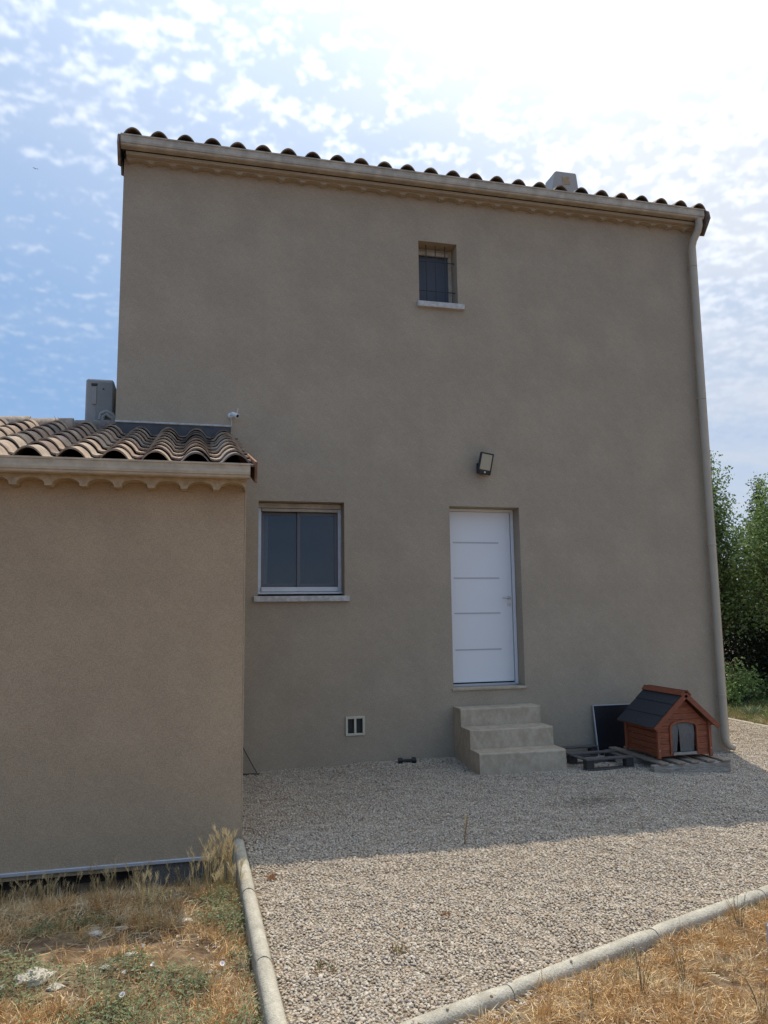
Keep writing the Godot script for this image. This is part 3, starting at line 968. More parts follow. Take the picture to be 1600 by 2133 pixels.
# ---------------------------------------------------------------- fixtures
func fixtures() -> void:
	# outdoor unit on the left gable
	var ac := thing("air_conditioner", "grey outdoor cooling unit above the annex ridge at the house corner", "air conditioner", Vector3(-1.125, 3.98, -0.60))
	bx("casing", Vector3(0, 0.305, -0.45), Vector3(0.315, 0.61, 0.88), M.ac_case, ac, 0.02)
	bx("side_panel", Vector3(0.055, 0.29, -0.004), Vector3(0.19, 0.56, 0.014), M.ac_side, ac, 0.004)
	bx("grip", Vector3(-0.055, 0.40, 0.002), Vector3(0.05, 0.22, 0.02), M.ac_case, ac, 0.006)
	bx("handle_recess", Vector3(-0.06, 0.535, 0.002), Vector3(0.07, 0.03, 0.012), M.iron, ac, 0.003)
	var tri := MB.new()
	tri.prism(PackedVector2Array([Vector2(-0.014, 0), Vector2(0.014, 0), Vector2(0, 0.024)]), 0.0, 0.002)
	obj("warning_mark", tri, M.iron, ac, Vector3(0.045, 0.475, 0.004))
	bx("fan_grille", Vector3(-0.159, 0.3, -0.55), Vector3(0.006, 0.48, 0.50), M.iron, ac, 0.002)
	for k in 2:
		var p := MB.new()
		p.tube([Vector3(0.02 + 0.03 * k, 0.10 - 0.05 * k, 0.03), Vector3(0.03 + 0.03 * k, 0.17 - 0.03 * k, 0.045), Vector3(0.09, 0.20 - 0.035 * k, 0.05), Vector3(0.16, 0.17 - 0.05 * k, 0.04), Vector3(0.20, 0.10 - 0.07 * k, 0.02), Vector3(0.21, -0.08, 0.01)], [0.022], 10)
		obj("hose", p, M.hose, ac)
	for zz in [-0.15, -0.75]:
		var b := MB.new()
		b.box(Vector3(0.03, -0.015, zz), Vector3(0.44, 0.03, 0.03), 0.003)
		obj("bracket", b, M.groove, ac)
	# bullet camera
	var cam := thing("security_camera", "small white bullet camera on the tall wall above the flashing end", "camera", Vector3(0.395, 4.055, 0.0))
	var ms := MB.new()
	ms.lathe([Vector2(0.032, 0.0), Vector2(0.032, 0.012), Vector2(0.024, 0.024), Vector2(0.0, 0.026)], 16, Transform3D(Basis(Vector3.RIGHT, PI / 2), Vector3.ZERO))
	obj("mount", ms, M.camera_white, cam)
	var arm := MB.new()
	arm.tube([Vector3(0, 0, 0.02), Vector3(0.012, 0.006, 0.045), Vector3(0.03, 0.004, 0.06)], [0.011], 8)
	obj("arm", arm, M.camera_white, cam)
	var body := MB.new()
	var dir := Vector3(0.62, -0.42, 0.66).normalized()
	var o := Vector3(0.018, 0.014, 0.045)
	body.tube([o, o + dir * 0.004, o + dir * 0.085, o + dir * 0.095], [0.02, 0.027, 0.029, 0.028], 14)
	obj("body", body, M.camera_white, cam)
	var lens := MB.new()
	lens.tube([o + dir * 0.094, o + dir * 0.098], [0.021, 0.019], 14)
	obj("lens", lens, M.black, cam)
	var ant := MB.new()
	ant.tube([o + dir * 0.05 + Vector3(0.02, 0.01, 0), o + dir * 0.05 + Vector3(0.035, 0.085, 0)], [0.003], 5)
	obj("aerial", ant, M.camera_white, cam)
	var wire := MB.new()
	wire.tube([Vector3(0.0, -0.02, 0.012), Vector3(0.012, -0.06, 0.012), Vector3(0.018, -0.12, 0.01), Vector3(0.010, -0.18, 0.012), Vector3(0.016, -0.23, 0.02)], [0.003], 5)
	obj("wire", wire, M.camera_white, cam)
	# flood lamp with a sensor over the door
	var lp := thing("wall_lamp", "black framed flood lamp on the wall over the white door", "lamp", Vector3(3.515, 3.585, 0.0))
	bx("wall_plate", Vector3(-0.03, -0.05, 0.012), Vector3(0.11, 0.13, 0.022), M.black, lp, 0.006)
	var kn := MB.new()
	kn.tube([Vector3(-0.03, -0.06, 0.02), Vector3(-0.02, -0.06, 0.075)], [0.022], 10)
	obj("knuckle", kn, M.black, lp)
	var head := Transform3D(Basis(Vector3(0, 0, 1), -0.075) * Basis(Vector3.UP, 0.28) * Basis(Vector3.RIGHT, 0.22), Vector3(0.0, -0.005, 0.098))
	var hb := MB.new()
	hb.box(Vector3(0, 0, -0.012), Vector3(0.196, 0.272, 0.022), 0.012, head)
	hb.box(Vector3(-0.09, 0, 0.006), Vector3(0.016, 0.272, 0.024), 0.006, head)
	hb.box(Vector3(0.09, 0, 0.006), Vector3(0.016, 0.272, 0.024), 0.006, head)
	hb.box(Vector3(0, 0.128, 0.006), Vector3(0.165, 0.016, 0.024), 0.006, head)
	hb.box(Vector3(0, -0.108, 0.006), Vector3(0.165, 0.056, 0.024), 0.006, head)
	obj("housing", hb, M.black, lp)
	var gl := MB.new()
	gl.box(Vector3(0, 0.02, 0.006), Vector3(0.162, 0.198, 0.012), 0.003, head)
	obj("diffuser", gl, M.lamp_glass, lp)
	var se := MB.new()
	se.box(Vector3(0.0, -0.108, 0.020), Vector3(0.02, 0.022, 0.008), 0.003, head)
	obj("sensor", se, M.camera_white, lp)

func steps() -> void:
	var s := thing("concrete_steps", "three bare concrete steps below the white door", "steps", Vector3(3.055, 0, 0))
	var tops := [0.635, 0.435, 0.225]
	var fr := [0.25, 0.55, 0.83]
	for k in 3:
		var mb := MB.new()
		var back: float = 0.004 if k == 0 else fr[k - 1] + 0.002
		var w := 1.005 + 0.008 * k
		# a cast block with slightly worn, wavy arris
		var n := 14
		var rr := RandomNumberGenerator.new()
		rr.seed = 900 + k
		var prev: Array = []
		for i in n + 1:
			var x := w * i / n
			var e := 0.010 + rr.randf_range(0.0, 0.010)
			var ty: float = tops[k] + rr.randf_range(-0.003, 0.003)
			var fz: float = fr[k] + rr.randf_range(-0.004, 0.004)
			var ring := [Vector3(x, -0.25, back), Vector3(x, ty, back), Vector3(x, ty, fz - e), Vector3(x, ty - e * 0.35, fz - e * 0.3), Vector3(x, ty - e, fz), Vector3(x, -0.25, fz + 0.006)]
			if i:
				for j in 5:
					mb.quad(prev[j], ring[j], ring[j + 1], prev[j + 1])
			if i == 0 or i == n:
				for j in range(1, 5):
					if i == 0:
						mb.tri(ring[0], ring[j + 1], ring[j])
					else:
						mb.tri(ring[0], ring[j], ring[j + 1])
			prev = ring
		# outer sides must face out: the loop above winds from back to front
		obj("step", mb, M.step_concrete, s)

func kennel() -> void:
	var turn := 0.0
	var pal := thing("pallet", "weathered grey wooden pallet under the dog kennel", "pallet", Vector3(5.36, -0.052, 0.70), turn)
	for k in 5:
		var x := -0.33 + 0.19 * k
		var mb := MB.new()
		mb.box(Vector3(x, 0.137 + 0.003 * (k % 2), 0.03 + R(-0.02, 0.02)), Vector3(0.105, 0.022, 1.10), 0.004)
		obj("top_board", mb, M.pallet_wood, pal)
	for zz in [-0.46, 0.03, 0.52]:
		bx("stringer", Vector3(0.02, 0.065, zz), Vector3(0.96, 0.118, 0.075), M.pallet_beam, pal, 0.006)
	for zz in [-0.46, 0.52]:
		bx("bottom_board", Vector3(0.02, -0.004, zz), Vector3(0.96, 0.02, 0.10), M.pallet_beam, pal, 0.004)
	var k := thing("dog_kennel", "orange-brown wooden dog kennel with a dark felt roof", "dog kennel", Vector3(5.395, 0.108, 0.79), turn)
	var W := 0.325
	var ZF := 0.31
	var ZB := -0.33
	var wall_h := 0.34
	var apex := 0.70
	# front and back: planks cut to the gable and the arched doorway
	var arch := PackedVector2Array([Vector2(-0.158, 0.04), Vector2(-0.158, 0.33)])
	for i in 11:
		var a := PI - PI * i / 10.0
		arch.append(Vector2(cos(a) * 0.158, 0.33 + sin(a) * 0.055))
	arch.append(Vector2(0.158, 0.04))
	var gable := PackedVector2Array([Vector2(-W, 0.02), Vector2(W, 0.02), Vector2(W, wall_h), Vector2(0, apex - 0.04), Vector2(-W, wall_h)])
	var ph := 0.066
	for face in 2:
		for i in 11:
			var strip := PackedVector2Array([Vector2(-1, 0.02 + ph * i + 0.002), Vector2(1, 0.02 + ph * i + 0.002), Vector2(1, 0.02 + ph * (i + 1) - 0.002), Vector2(-1, 0.02 + ph * (i + 1) - 0.002)])
			for piece in Geometry2D.intersect_polygons(strip, gable):
				var cut := [piece]
				if face == 0:
					cut = Geometry2D.clip_polygons(piece, arch)
				for q in cut:
					var mb := MB.new()
					var zc := ZF - 0.018 if face == 0 else ZB
					mb.prism(q, zc, zc + 0.016 + 0.0015 * (i % 2))
					obj("plank", mb, M.cedar if i % 2 else M.cedar_b, k)
	for s in [-1, 1]:
		for i in 5:
			var mb := MB.new()
			mb.box(Vector3(s * (W - 0.008), 0.02 + ph * (i + 0.5), (ZF + ZB) / 2), Vector3(0.016 + 0.001 * (i % 2), ph - 0.004, ZF - ZB - 0.04), 0.002)
			obj("side_plank", mb, M.cedar_side, k)
		for zz in [ZF + 0.006, ZB - 0.004]:
			bx("corner_post", Vector3(s * (W + 0.003), 0.195, zz), Vector3(0.036, 0.39, 0.036), M.cedar_post, k, 0.004)
		for y in [0.09, 0.36]:
			var sc := MB.new()
			sc.lathe([Vector2(0.0, 0.004), Vector2(0.006, 0.003), Vector2(0.007, 0.0)], 8, Transform3D(Basis(Vector3.RIGHT, PI / 2), Vector3(s * (W + 0.003), y, ZF + 0.024)))
			obj("screw", sc, M.steel, k)
	# trim round the doorway
	var outer := PackedVector2Array([Vector2(-0.182, 0.04), Vector2(-0.182, 0.335)])
	for i in 11:
		var a := PI - PI * i / 10.0
		outer.append(Vector2(cos(a) * 0.182, 0.335 + sin(a) * 0.075))
	outer.append(Vector2(0.182, 0.04))
	var inn := PackedVector2Array(arch)
	for i in inn.size():
		if inn[i].y < 0.05:
			inn[i].y = 0.0
	var tr := MB.new()
	for q in Geometry2D.clip_polygons(outer, inn):
		tr.prism(q, ZF + 0.001, ZF + 0.014)
	obj("doorway_trim", tr, M.cedar_post, k)
	bx("door_sill", Vector3(0, 0.045, ZF + 0.004), Vector3(0.30, 0.03, 0.03), M.pallet_beam, k, 0.004)
	bx("floor", Vector3(0, 0.03, (ZF + ZB) / 2), Vector3(2 * W - 0.05, 0.016, ZF - ZB - 0.05), M.dark_wood, k, 0.0)
	# plastic door strips
	for d in [[-0.152, -0.056, 0.0], [-0.062, 0.142, 0.022]]:
		var mb := MB.new()
		var prev: Array = []
		for i in 9:
			var t := i / 8.0
			var y := 0.375 - 0.315 * t
			var z0: float = ZF - 0.022 + 0.008 * sin(t * 5.0) + (0.004 if d[0] > -0.1 else 0.0)
			var row := []
			for j in 7:
				var u := j / 6.0
				row.append(Vector3(lerpf(d[0] + d[2] * t * 1.3, d[1] - (0.022 * t if d[0] < -0.1 else 0.0), u), y, z0 + 0.004 * sin(u * 6.0 + t * 3.0)))
			if i:
				for j in 6:
					mb.quad(row[j], row[j + 1], prev[j + 1], prev[j])
					mb.quad(row[j] - Vector3(0, 0, 0.003), prev[j] - Vector3(0, 0, 0.003), prev[j + 1] - Vector3(0, 0, 0.003), row[j + 1] - Vector3(0, 0, 0.003))
			prev = row
		obj("door_strip", mb, M.curtain, k)
	# roof: two felted boards, a ridge board
	var ov := 0.075
	for s in [-1, 1]:
		var a2 := Vector2(0, apex)
		var b2 := Vector2(s * 0.408, 0.330)
		var t := (b2 - a2)
		var nrm := Vector2(-t.y, t.x).normalized()
		if nrm.y < 0: nrm = -nrm
		var mb := MB.new()
		mb.prism(PackedVector2Array([a2, b2, b2 + nrm * 0.016, a2 + nrm * 0.016]), ZB - 0.05, ZF + ov)
		var panel := obj("roof_board", mb, M.cedar, k)
		for i in 3:
			var f := MB.new()
			var p := a2 + t * (i / 3.0) + nrm * 0.017
			var q := a2 + t * ((i + 1) / 3.0 + 0.004) + nrm * 0.0175
			f.prism(PackedVector2Array([p, q, q + nrm * 0.007, p + nrm * 0.003]), ZB - 0.048, ZF + ov - 0.012 )
			obj("felt_strip", f, M.roof_felt, panel)
		var barge := MB.new()
		barge.prism(PackedVector2Array([a2 - nrm * 0.035 - Vector2(0, 0.0), b2 - nrm * 0.03, b2 + nrm * 0.02, a2 + nrm * 0.02]), ZF + ov + 0.001, ZF + ov + 0.014)
		obj("barge_board", barge, M.cedar_side, k)
		var rb := MB.new()
		var e2 := a2 + t.normalized() * 0.055
		rb.prism(PackedVector2Array([a2 + nrm * 0.026 + Vector2(0, 0.004), e2 + nrm * 0.026, e2 + nrm * 0.038, a2 + nrm * 0.038 + Vector2(0, 0.012)]), ZB - 0.055, ZF + ov + 0.02)
		obj("ridge_board", rb, M.cedar_side, k)

func yard_things() -> void:
	# dark panel leaning on the wall
	var p := thing("leaning_panel", "black panel with a thin metal frame leaning on the wall behind the kennel", "panel", Vector3(5.16, -0.02, 0.115))
	p.rotation.x = -0.15
	bx("sheet", Vector3(0, 0.30, 0), Vector3(0.57, 0.60, 0.010), M.panel_dark, p, 0.0)
	for s in [-1, 1]:
		bx("frame_bar", Vector3(s * 0.288, 0.30, 0.002), Vector3(0.012, 0.62, 0.024), M.groove, p, 0.003)
		bx("frame_bar", Vector3(0, 0.30 + s * 0.302, 0.002), Vector3(0.560, 0.012, 0.022), M.groove, p, 0.003)
	# small dark pallet
	var q := thing("pallet", "small empty dark wooden pallet between the steps and the kennel", "pallet", Vector3(4.525, 0.0, 0.55), 0.04)
	for zz in [-0.36, 0.02, 0.38]:
		bx("top_slat", Vector3(0, 0.118, zz), Vector3(0.60, 0.02, 0.095), M.dark_wood, q, 0.004)
		bx("bottom_slat", Vector3(0, 0.010, zz), Vector3(0.60, 0.018, 0.085), M.dark_wood, q, 0.004)
		for xx in [-0.25, 0.25]:
			bx("block", Vector3(xx, 0.063, zz), Vector3(0.095, 0.086, 0.085), M.dark_block, q, 0.005)
	for xx in [-0.25, 0.25]:
		bx("runner", Vector3(xx, 0.1075, 0.20), Vector3(0.07, 0.012, 0.26), M.dark_wood, q, 0.002)
	# dumbbell
	var d := thing("dumbbell", "black dumbbell lying on the gravel by the wall", "dumbbell", Vector3(2.43, 0.075, 0.155), -0.12)
	var bar := MB.new()
	bar.tube([Vector3(-0.06, 0, 0), Vector3(-0.02, 0, 0), Vector3(0.02, 0, 0), Vector3(0.06, 0, 0)], [0.013, 0.016, 0.016, 0.013], 10)
	obj("grip", bar, M.rubber, d)
	for s in [-1, 1]:
		var hx := MB.new()
		hx.tube([Vector3(s * 0.052, 0, 0), Vector3(s * 0.060, 0, 0), Vector3(s * 0.095, 0, 0), Vector3(s * 0.104, 0, 0)], [0.026, 0.036, 0.036, 0.026], 6)
		obj("weight", hx, M.rubber, d)
	# wire rod and dark lath in the corner by the annex
	var rod := MB.new()
	rod.tube([Vector3(0.50, 0.47, 0.02), Vector3(0.60, 0.26, 0.03), Vector3(0.70, 0.08, 0.06), Vector3(0.76, -0.02, 0.10)], [0.006], 6)
	tag(obj("metal_rod", rod, M.iron), "thin bent metal rod leaning in the corner behind the annex", "rod")
	var lath := MB.new()
	lath.box(Vector3.ZERO, Vector3(0.34, 0.035, 0.06), 0.006)
	var lo := obj("wooden_lath", lath, M.dark_block, null, Vector3(0.60, 0.012, 0.12))
	lo.rotation.y = -0.1
	tag(lo, "short dark lath lying on gravel in the corner behind the annex", "lath")
	# small post at the right edge of the picture
	var ps := thing("metal_post", "short grey metal post in the dead grass at the right edge", "post", Vector3(2.905, 0.0, 5.345))
	var pm := MB.new()
	pm.lathe([Vector2(0.022, -0.1), Vector2(0.022, 0.13), Vector2(0.020, 0.137)], 14)
	obj("shaft", pm, M.groove, ps)
	var pc := MB.new()
	pc.lathe([Vector2(0.026, 0.132), Vector2(0.026, 0.145), Vector2(0.018, 0.152), Vector2(0.0, 0.154)], 14)
	obj("cap", pc, M.steel, ps)
	# a bird far up
	var bd := MB.new()
	bd.tube([Vector3(0, 0, -0.16), Vector3(0, 0.01, -0.08), Vector3(0, 0, 0.04), Vector3(0, 0, 0.13)], [0.008, 0.035, 0.03, 0.006], 8)
	for s in [-1, 1]:
		var w := [Vector3(s * 0.02, 0.02, -0.07), Vector3(s * 0.22, 0.09, -0.08), Vector3(s * 0.42, 0.05, 0.03), Vector3(s * 0.20, 0.07, 0.03), Vector3(s * 0.02, 0.01, 0.04)]
		for i in 3:
			bd.tri(w[0], w[i + 1], w[i + 2])
			bd.tri(w[0] - Vector3(0, 0.008, 0), w[i + 2] - Vector3(0, 0.008, 0), w[i + 1] - Vector3(0, 0.008, 0))
	bd.tri(Vector3(0, 0, 0.10), Vector3(-0.05, 0, 0.24), Vector3(0.05, 0, 0.24))
	var bo := obj("bird", bd, M.iron, null, EYE + Vector3(-0.1756, 0.4880, -0.855).normalized() * 100.0)
	bo.rotation = Vector3(0.3, 0.9, 0.25)
	tag(bo, "small dark bird flying far off left of the tall house", "bird")

# ---------------------------------------------------------------- kerbs
func kerb_block(a: Vector2, b: Vector2, top: float, w: float, label: String, group: String) -> void:
	var L := (b - a).length() - 0.006
	var mb := MB.new()
	var sec := []
	for i in 9:
		var t := PI - PI * i / 8.0
		sec.append(Vector2(cos(t) * w / 2.0, top - w * 0.42 + sin(t) * w * 0.42))
	sec.insert(0, Vector2(-w / 2.0, top - 0.28))
	sec.append(Vector2(w / 2.0, top - 0.28))
	var rr := RandomNumberGenerator.new()
	rr.seed = int(a.x * 977 + a.y * 331)
	var n := 16
	var prev := []
	var pn := []
	for i in n + 1:
		var s := (0.0 if i == 0 else 1.0 if i == n else (i + rr.randf_range(-0.2, 0.2)) / n) * L - L / 2.0
		var sh := 0.90 if i == 0 or i == n else 1.0
		var ring := []
		var rn := []
		for j in sec.size():
			var p: Vector2 = sec[j]
			var q := Vector2(p.x * sh, p.y - (0.006 if sh < 1.0 and j > 0 and j < 10 else 0.0)) + Vector2(rr.randf_range(-1, 1), rr.randf_range(-1, 1)) * 0.0010
			ring.append(Vector3(q.x, q.y, s))
			var nn := Vector3(-1, 0, 0) if j == 0 else Vector3(1, 0, 0) if j == 10 else Vector3(p.x / (w / 2), (p.y - (top - w * 0.42)) / (w * 0.42), 0).normalized()
			rn.append(nn)
		if i:
			for j in sec.size() - 1:
				mb.quad_n(prev[j], ring[j], ring[j + 1], prev[j + 1], pn[j], rn[j], rn[j + 1], pn[j + 1])
		if i == 0 or i == n:
			for j in range(1, sec.size() - 1):
				if i == 0:
					mb.tri(ring[0], ring[j], ring[j + 1])
				else:
					mb.tri(ring[0], ring[j + 1], ring[j])
		prev = ring
		pn = rn
	var mid := (a + b) / 2.0
	var o := obj("kerb_block", mb, M.kerb_concrete, null, Vector3(mid.x, rr.randf_range(-0.003, 0.003), mid.y))
	o.rotation = Vector3(rr.randf_range(-0.003, 0.003), atan2(b.x - a.x, b.y - a.y), 0)
	tag(o, label, "kerb", group)

func kerbs() -> void:
	var lx := KERB_L
	var g := "concrete edging blocks along the left side of the gravel"
	kerb_block(Vector2(lx, 2.69), Vector2(lx, 3.80), 0.065, 0.085, "concrete edging block touching the annex corner, its far end in shade", g)
	kerb_block(Vector2(lx, 3.80), Vector2(lx + 0.004, 4.79), 0.062, 0.085, "concrete edging block in the middle of the left edging, beside green weeds", g)
	kerb_block(Vector2(lx + 0.004, 4.79), Vector2(lx + 0.01, 5.79), 0.060, 0.085, "nearest concrete edging block of the left edging, at the bottom of the picture", g)
	g = "concrete edging blocks between the gravel and the dead grass"
	var labels := ["nearest edging block on the right, half covered by stray stones", "edging block carrying several dark pebbles, next to the nearest one on the right", "middle edging block of the right line, with tufts of dead grass against it", "far edging block of the right line, at the right edge of the picture", "edging block continuing the right line past the picture edge"]
	for i in range(1, 6):
		kerb_block(right_line[i], right_line[i + 1] if i < 5 else Vector2(5.30, 4.20), 0.064, 0.090, labels[i - 1], g) if i < 5 else null
	kerb_block(right_line[5], right_line[6], 0.064, 0.090, labels[4], g)
	g = "pale edging blocks along the far garden bed"
	kerb_block(Vector2(8.36, -3.9), Vector2(8.36, -2.5), 0.022, 0.07, "far pale edging block of the garden bed, nearest the house wall in view", g)
	kerb_block(Vector2(8.36, -2.5), Vector2(8.36, -1.4), 0.022, 0.07, "pale edging block of the far garden bed, below the small spiky plant", g)
	kerb_block(Vector2(8.36, -1.4), Vector2(8.36, -0.2), 0.022, 0.07, "pale edging block of the far garden bed, cut by the right picture edge", g)

# ---------------------------------------------------------------- plants
func blade(mb: MB, base: Vector3, dir: Vector3, L: float, w: float, bend: Vector3) -> void:
	var side := dir.cross(Vector3(R(-1, 1), 0.2, R(-1, 1))).normalized() * w
	var m := base + dir * L * 0.55 + bend * 0.3
	var t := base + dir * L * 0.95 + bend
	mb.quad(base - side, base + side, m + side * 0.7, m - side * 0.7)
	mb.tri(m - side * 0.7, m + side * 0.7, t)

func tuft(blades: int, hmin: float, hmax: float, spread: float, w := 0.0017) -> ArrayMesh:
	var mb := MB.new()
	for i in blades:
		var a := R(0, TAU)
		var lean := R(0.05, 1.0)
		var dir := Vector3(cos(a) * lean, 1.0, sin(a) * lean).normalized()
		mb.col = Color(1, 1, 1) * R(0.7, 1.2)
		mb.col.a = 1.0
		blade(mb, Vector3(R(-1, 1) * spread, -0.005, R(-1, 1) * spread), dir, R(hmin, hmax), w, Vector3(cos(a), -0.35, sin(a)) * R(0.0, 0.045))
	return mb.mesh()

func straw_litter() -> ArrayMesh:
	var mb := MB.new()
	for i in 16:
		var a := R(0, TAU)
		mb.col = Color(1, 1, 1) * R(0.7, 1.25)
		mb.col.a = 1.0
		blade(mb, Vector3(R(-0.07, 0.07), R(0.002, 0.014), R(-0.07, 0.07)), Vector3(cos(a), R(-0.05, 0.16), sin(a)).normalized(), R(0.04, 0.12), 0.0016, Vector3(R(-0.01, 0.01), -0.004, R(-0.01, 0.01)))
	return mb.mesh()

func weed_leaves() -> ArrayMesh:
	var mb := MB.new()
	for i in 26:
		var a := R(0, TAU)
		var p := Vector3(R(-0.06, 0.06), R(0.006, 0.05), R(-0.06, 0.06))
		var d := Vector3(cos(a), R(-0.2, 0.5), sin(a)).normalized()
		var s := d.cross(Vector3.UP).normalized()
		var L := R(0.010, 0.021)
		mb.col = Color(1, 1, 1) * R(0.7, 1.3)
		mb.col.a = 1.0
		var tip := p + d * L
		var mid := p + d * L * 0.45 + Vector3(0, 0.003, 0)
		mb.tri(p, mid + s * L * 0.30, tip)
		mb.tri(p, tip, mid - s * L * 0.30)
	return mb.mesh()

func barley(stalks: int, hmin: float, hmax: float, spread: float) -> ArrayMesh:
	var mb := MB.new()
	for i in stalks:
		var a := R(0, TAU)
		var lean := R(0.0, 0.22)
		var b := Vector3(R(-1, 1) * spread, -0.01, R(-1, 1) * spread)
		var H := R(hmin, hmax)
		var top := b + Vector3(cos(a) * lean, 1.0, sin(a) * lean) * H
		mb.col = Color(0.50, 0.36, 0.15) * R(0.85, 1.15)
		mb.tube([b, b.lerp(top, 0.5) + Vector3(R(-0.006, 0.006), 0, R(-0.006, 0.006)), top], [0.0016, 0.0014, 0.001], 4, false)
		var d := Vector3(cos(a) * (lean + 0.25), 1.0, sin(a) * (lean + 0.25)).normalized()
		mb.col = Color(0.66, 0.52, 0.27) * R(0.85, 1.15)
		for k in 16:
			var t := k / 16.0
			var o := top + d * 0.05 * t
			var ang := R(0, TAU)
			var aw := (d + Vector3(cos(ang), R(-0.2, 0.3), sin(ang)) * 0.55).normalized()
			blade(mb, o, aw, R(0.025, 0.05) * (1.1 - 0.4 * t), 0.0013, Vector3.ZERO)
	return mb.mesh()

func dry_color() -> Color:
	var k := rng.randf()
	var c := Color(0.66, 0.43, 0.19) if k < 0.42 else Color(0.74, 0.53, 0.27) if k < 0.72 else Color(0.52, 0.30, 0.115) if k < 0.84 else Color(0.80, 0.66, 0.42)
	return c * R(0.85, 1.15)

func green_color() -> Color:
	return Color(0.15, 0.195, 0.085).lerp(Color(0.26, 0.29, 0.14), rng.randf()) * R(0.75, 1.2)

func vegetation() -> void:
	var pn := noise(1.0, 301, 3)
	var short := [tuft(18, 0.03, 0.075, 0.026), tuft(22, 0.035, 0.10, 0.03), tuft(18, 0.02, 0.06, 0.035)]
	var litter := [straw_litter(), straw_litter()]
	var weeds := [weed_leaves(), weed_leaves(), weed_leaves()]
	var xs := [[], [], []]
	var cs := [[], [], []]
	var lx := [[], []]
	var lc := [[], []]
	var wx := [[], [], []]
	var wc := [[], [], []]
	for i in 16200:
		var x: float
		var z: float
		var left := i < 7700
		if left:
			x = R(-3.0, KERB_L - 0.05)
			z = R(2.70, 6.3)
		else:
			x = R(0.5, 6.0)
			z = line_z(x) + 0.085 + pow(rng.randf(), 1.2) * 2.3
			if z < line_z(x) + 0.25 and x < 1.5 and rng.randf() < 0.7:
				continue
		var m := pn.get_noise_2d(x * 1.5, z * 1.5)
		var g := pn.get_noise_2d(x * 1.3 + 30.0, z * 1.3)
		var y := soil_h(x, z)
		var sc := R(0.7, 1.35)
		if left:
			# bare, stony ground towards the lower left; green mats near the kerb and the foreground
			var green := 1.3 * g + 0.28 * smoothstep(4.0, 4.9, z) * smoothstep(-1.6, -0.4, x) + 0.14 * smoothstep(-0.2, 0.25, x) - 0.15 - 0.40 * smoothstep(4.15, 3.75, z) * smoothstep(0.10, -0.05, x)
			var bare := smoothstep(0.30, 0.0, Vector2((x + 0.55) / 0.9, (z - 4.35) / 0.55).length() - 0.65)
			if green > 0.0 and rng.randf() < minf(0.52, 0.20 + green * 1.0):
				var k := rng.randi() % 3
				wx[k].append(Transform3D(Basis(Vector3.UP, R(0, TAU)).scaled(Vector3(sc, sc * R(0.7, 1.5), sc)), Vector3(x, y, z)))
				wc[k].append(green_color())
				continue
			if rng.randf() < bare * 0.82:
				continue
			if m < -0.32 and rng.randf() < 0.7:
				continue
			if z < 3.0 and rng.randf() < 0.6:
				continue
			sc *= 1.2
		else:
			sc *= 1.0 + 0.75 * maxf(0.0, m)
			if m < -0.30 and rng.randf() < 0.55:
				continue
		if rng.randf() < (0.30 if left else 0.38):
			var k := rng.randi() % 2
			lx[k].append(Transform3D(Basis(Vector3.UP, R(0, TAU)).scaled(Vector3.ONE * R(0.7, 1.2)), Vector3(x, y + 0.004, z)))
			lc[k].append(dry_color() * 1.12)
		else:
			var k := rng.randi() % 3
			xs[k].append(Transform3D(Basis(Vector3.UP, R(0, TAU)).scaled(Vector3(sc, sc * R(0.75, 1.25), sc)), Vector3(x, y, z)))
			var c := dry_color()
			if not left and rng.randf() < 0.02:
				c = green_color()
			cs[k].append(c)
	for k in 3:
		tag(multi("dry_grass", short[k], M.straw, xs[k], cs[k]), "dead orange-tan grass growing beside the gravel edgings", "dry grass")
		tag(multi("ground_weeds", weeds[k], M.leaf, wx[k], wc[k]), "low green weeds creeping through the dead grass by the left edging", "weeds")
	for k in 2:
		tag(multi("straw_litter", litter[k], M.straw, lx[k], lc[k]), "broken straw lying flat on the earth", "straw")
	# fringe of taller seed grass along the annex footing
	var bm := [barley(5, 0.08, 0.15, 0.04), barley(4, 0.09, 0.18, 0.05)]
	var fx := [[], []]
	var fc := [[], []]
	for i in 48:
		var x := R(-2.1, 0.05)
		var z := R(2.74, 3.25)
		fx[i % 2].append(Transform3D(Basis(Vector3.UP, R(0, TAU)).scaled(Vector3.ONE * R(0.8, 1.15)), Vector3(x, soil_h(x, z), z)))
		fc[i % 2].append(Color(1, 0.95, 0.9) * R(0.65, 1.0))
	for k in 2:
		tag(multi("seed_grass", bm[k], M.straw, fx[k], fc[k]), "thin dry seed grass along the foot of the annex wall", "dry grass")
	# separate clumps that stand out
	for cl in [[0.235, 3.34, 50, 0.20, 0.40, 0.085, "tallest clump of golden wild barley, against the annex wall by the edging"], [0.09, 3.46, 22, 0.16, 0.27, 0.07, "smaller golden barley clump left of the tallest one by the annex wall"], [0.25, 3.60, 22, 0.10, 0.22, 0.08, "short golden barley clump in front of the tallest one, beside the edging"], [-0.21, 3.98, 16, 0.16, 0.32, 0.06, "lone clump of bending barley in the middle of the weedy patch"], [-0.50, 3.02, 8, 0.17, 0.26, 0.05, "shaded barley clump in front of the dark footing of the annex"]]:
		var o := put("wild_barley", barley(cl[2], cl[3], cl[4], cl[5]), M.straw, null, Vector3(cl[0], soil_h(cl[0], cl[1]), cl[1]))
		tag(o, cl[6], "barley clump", "wild barley clumps on the left")
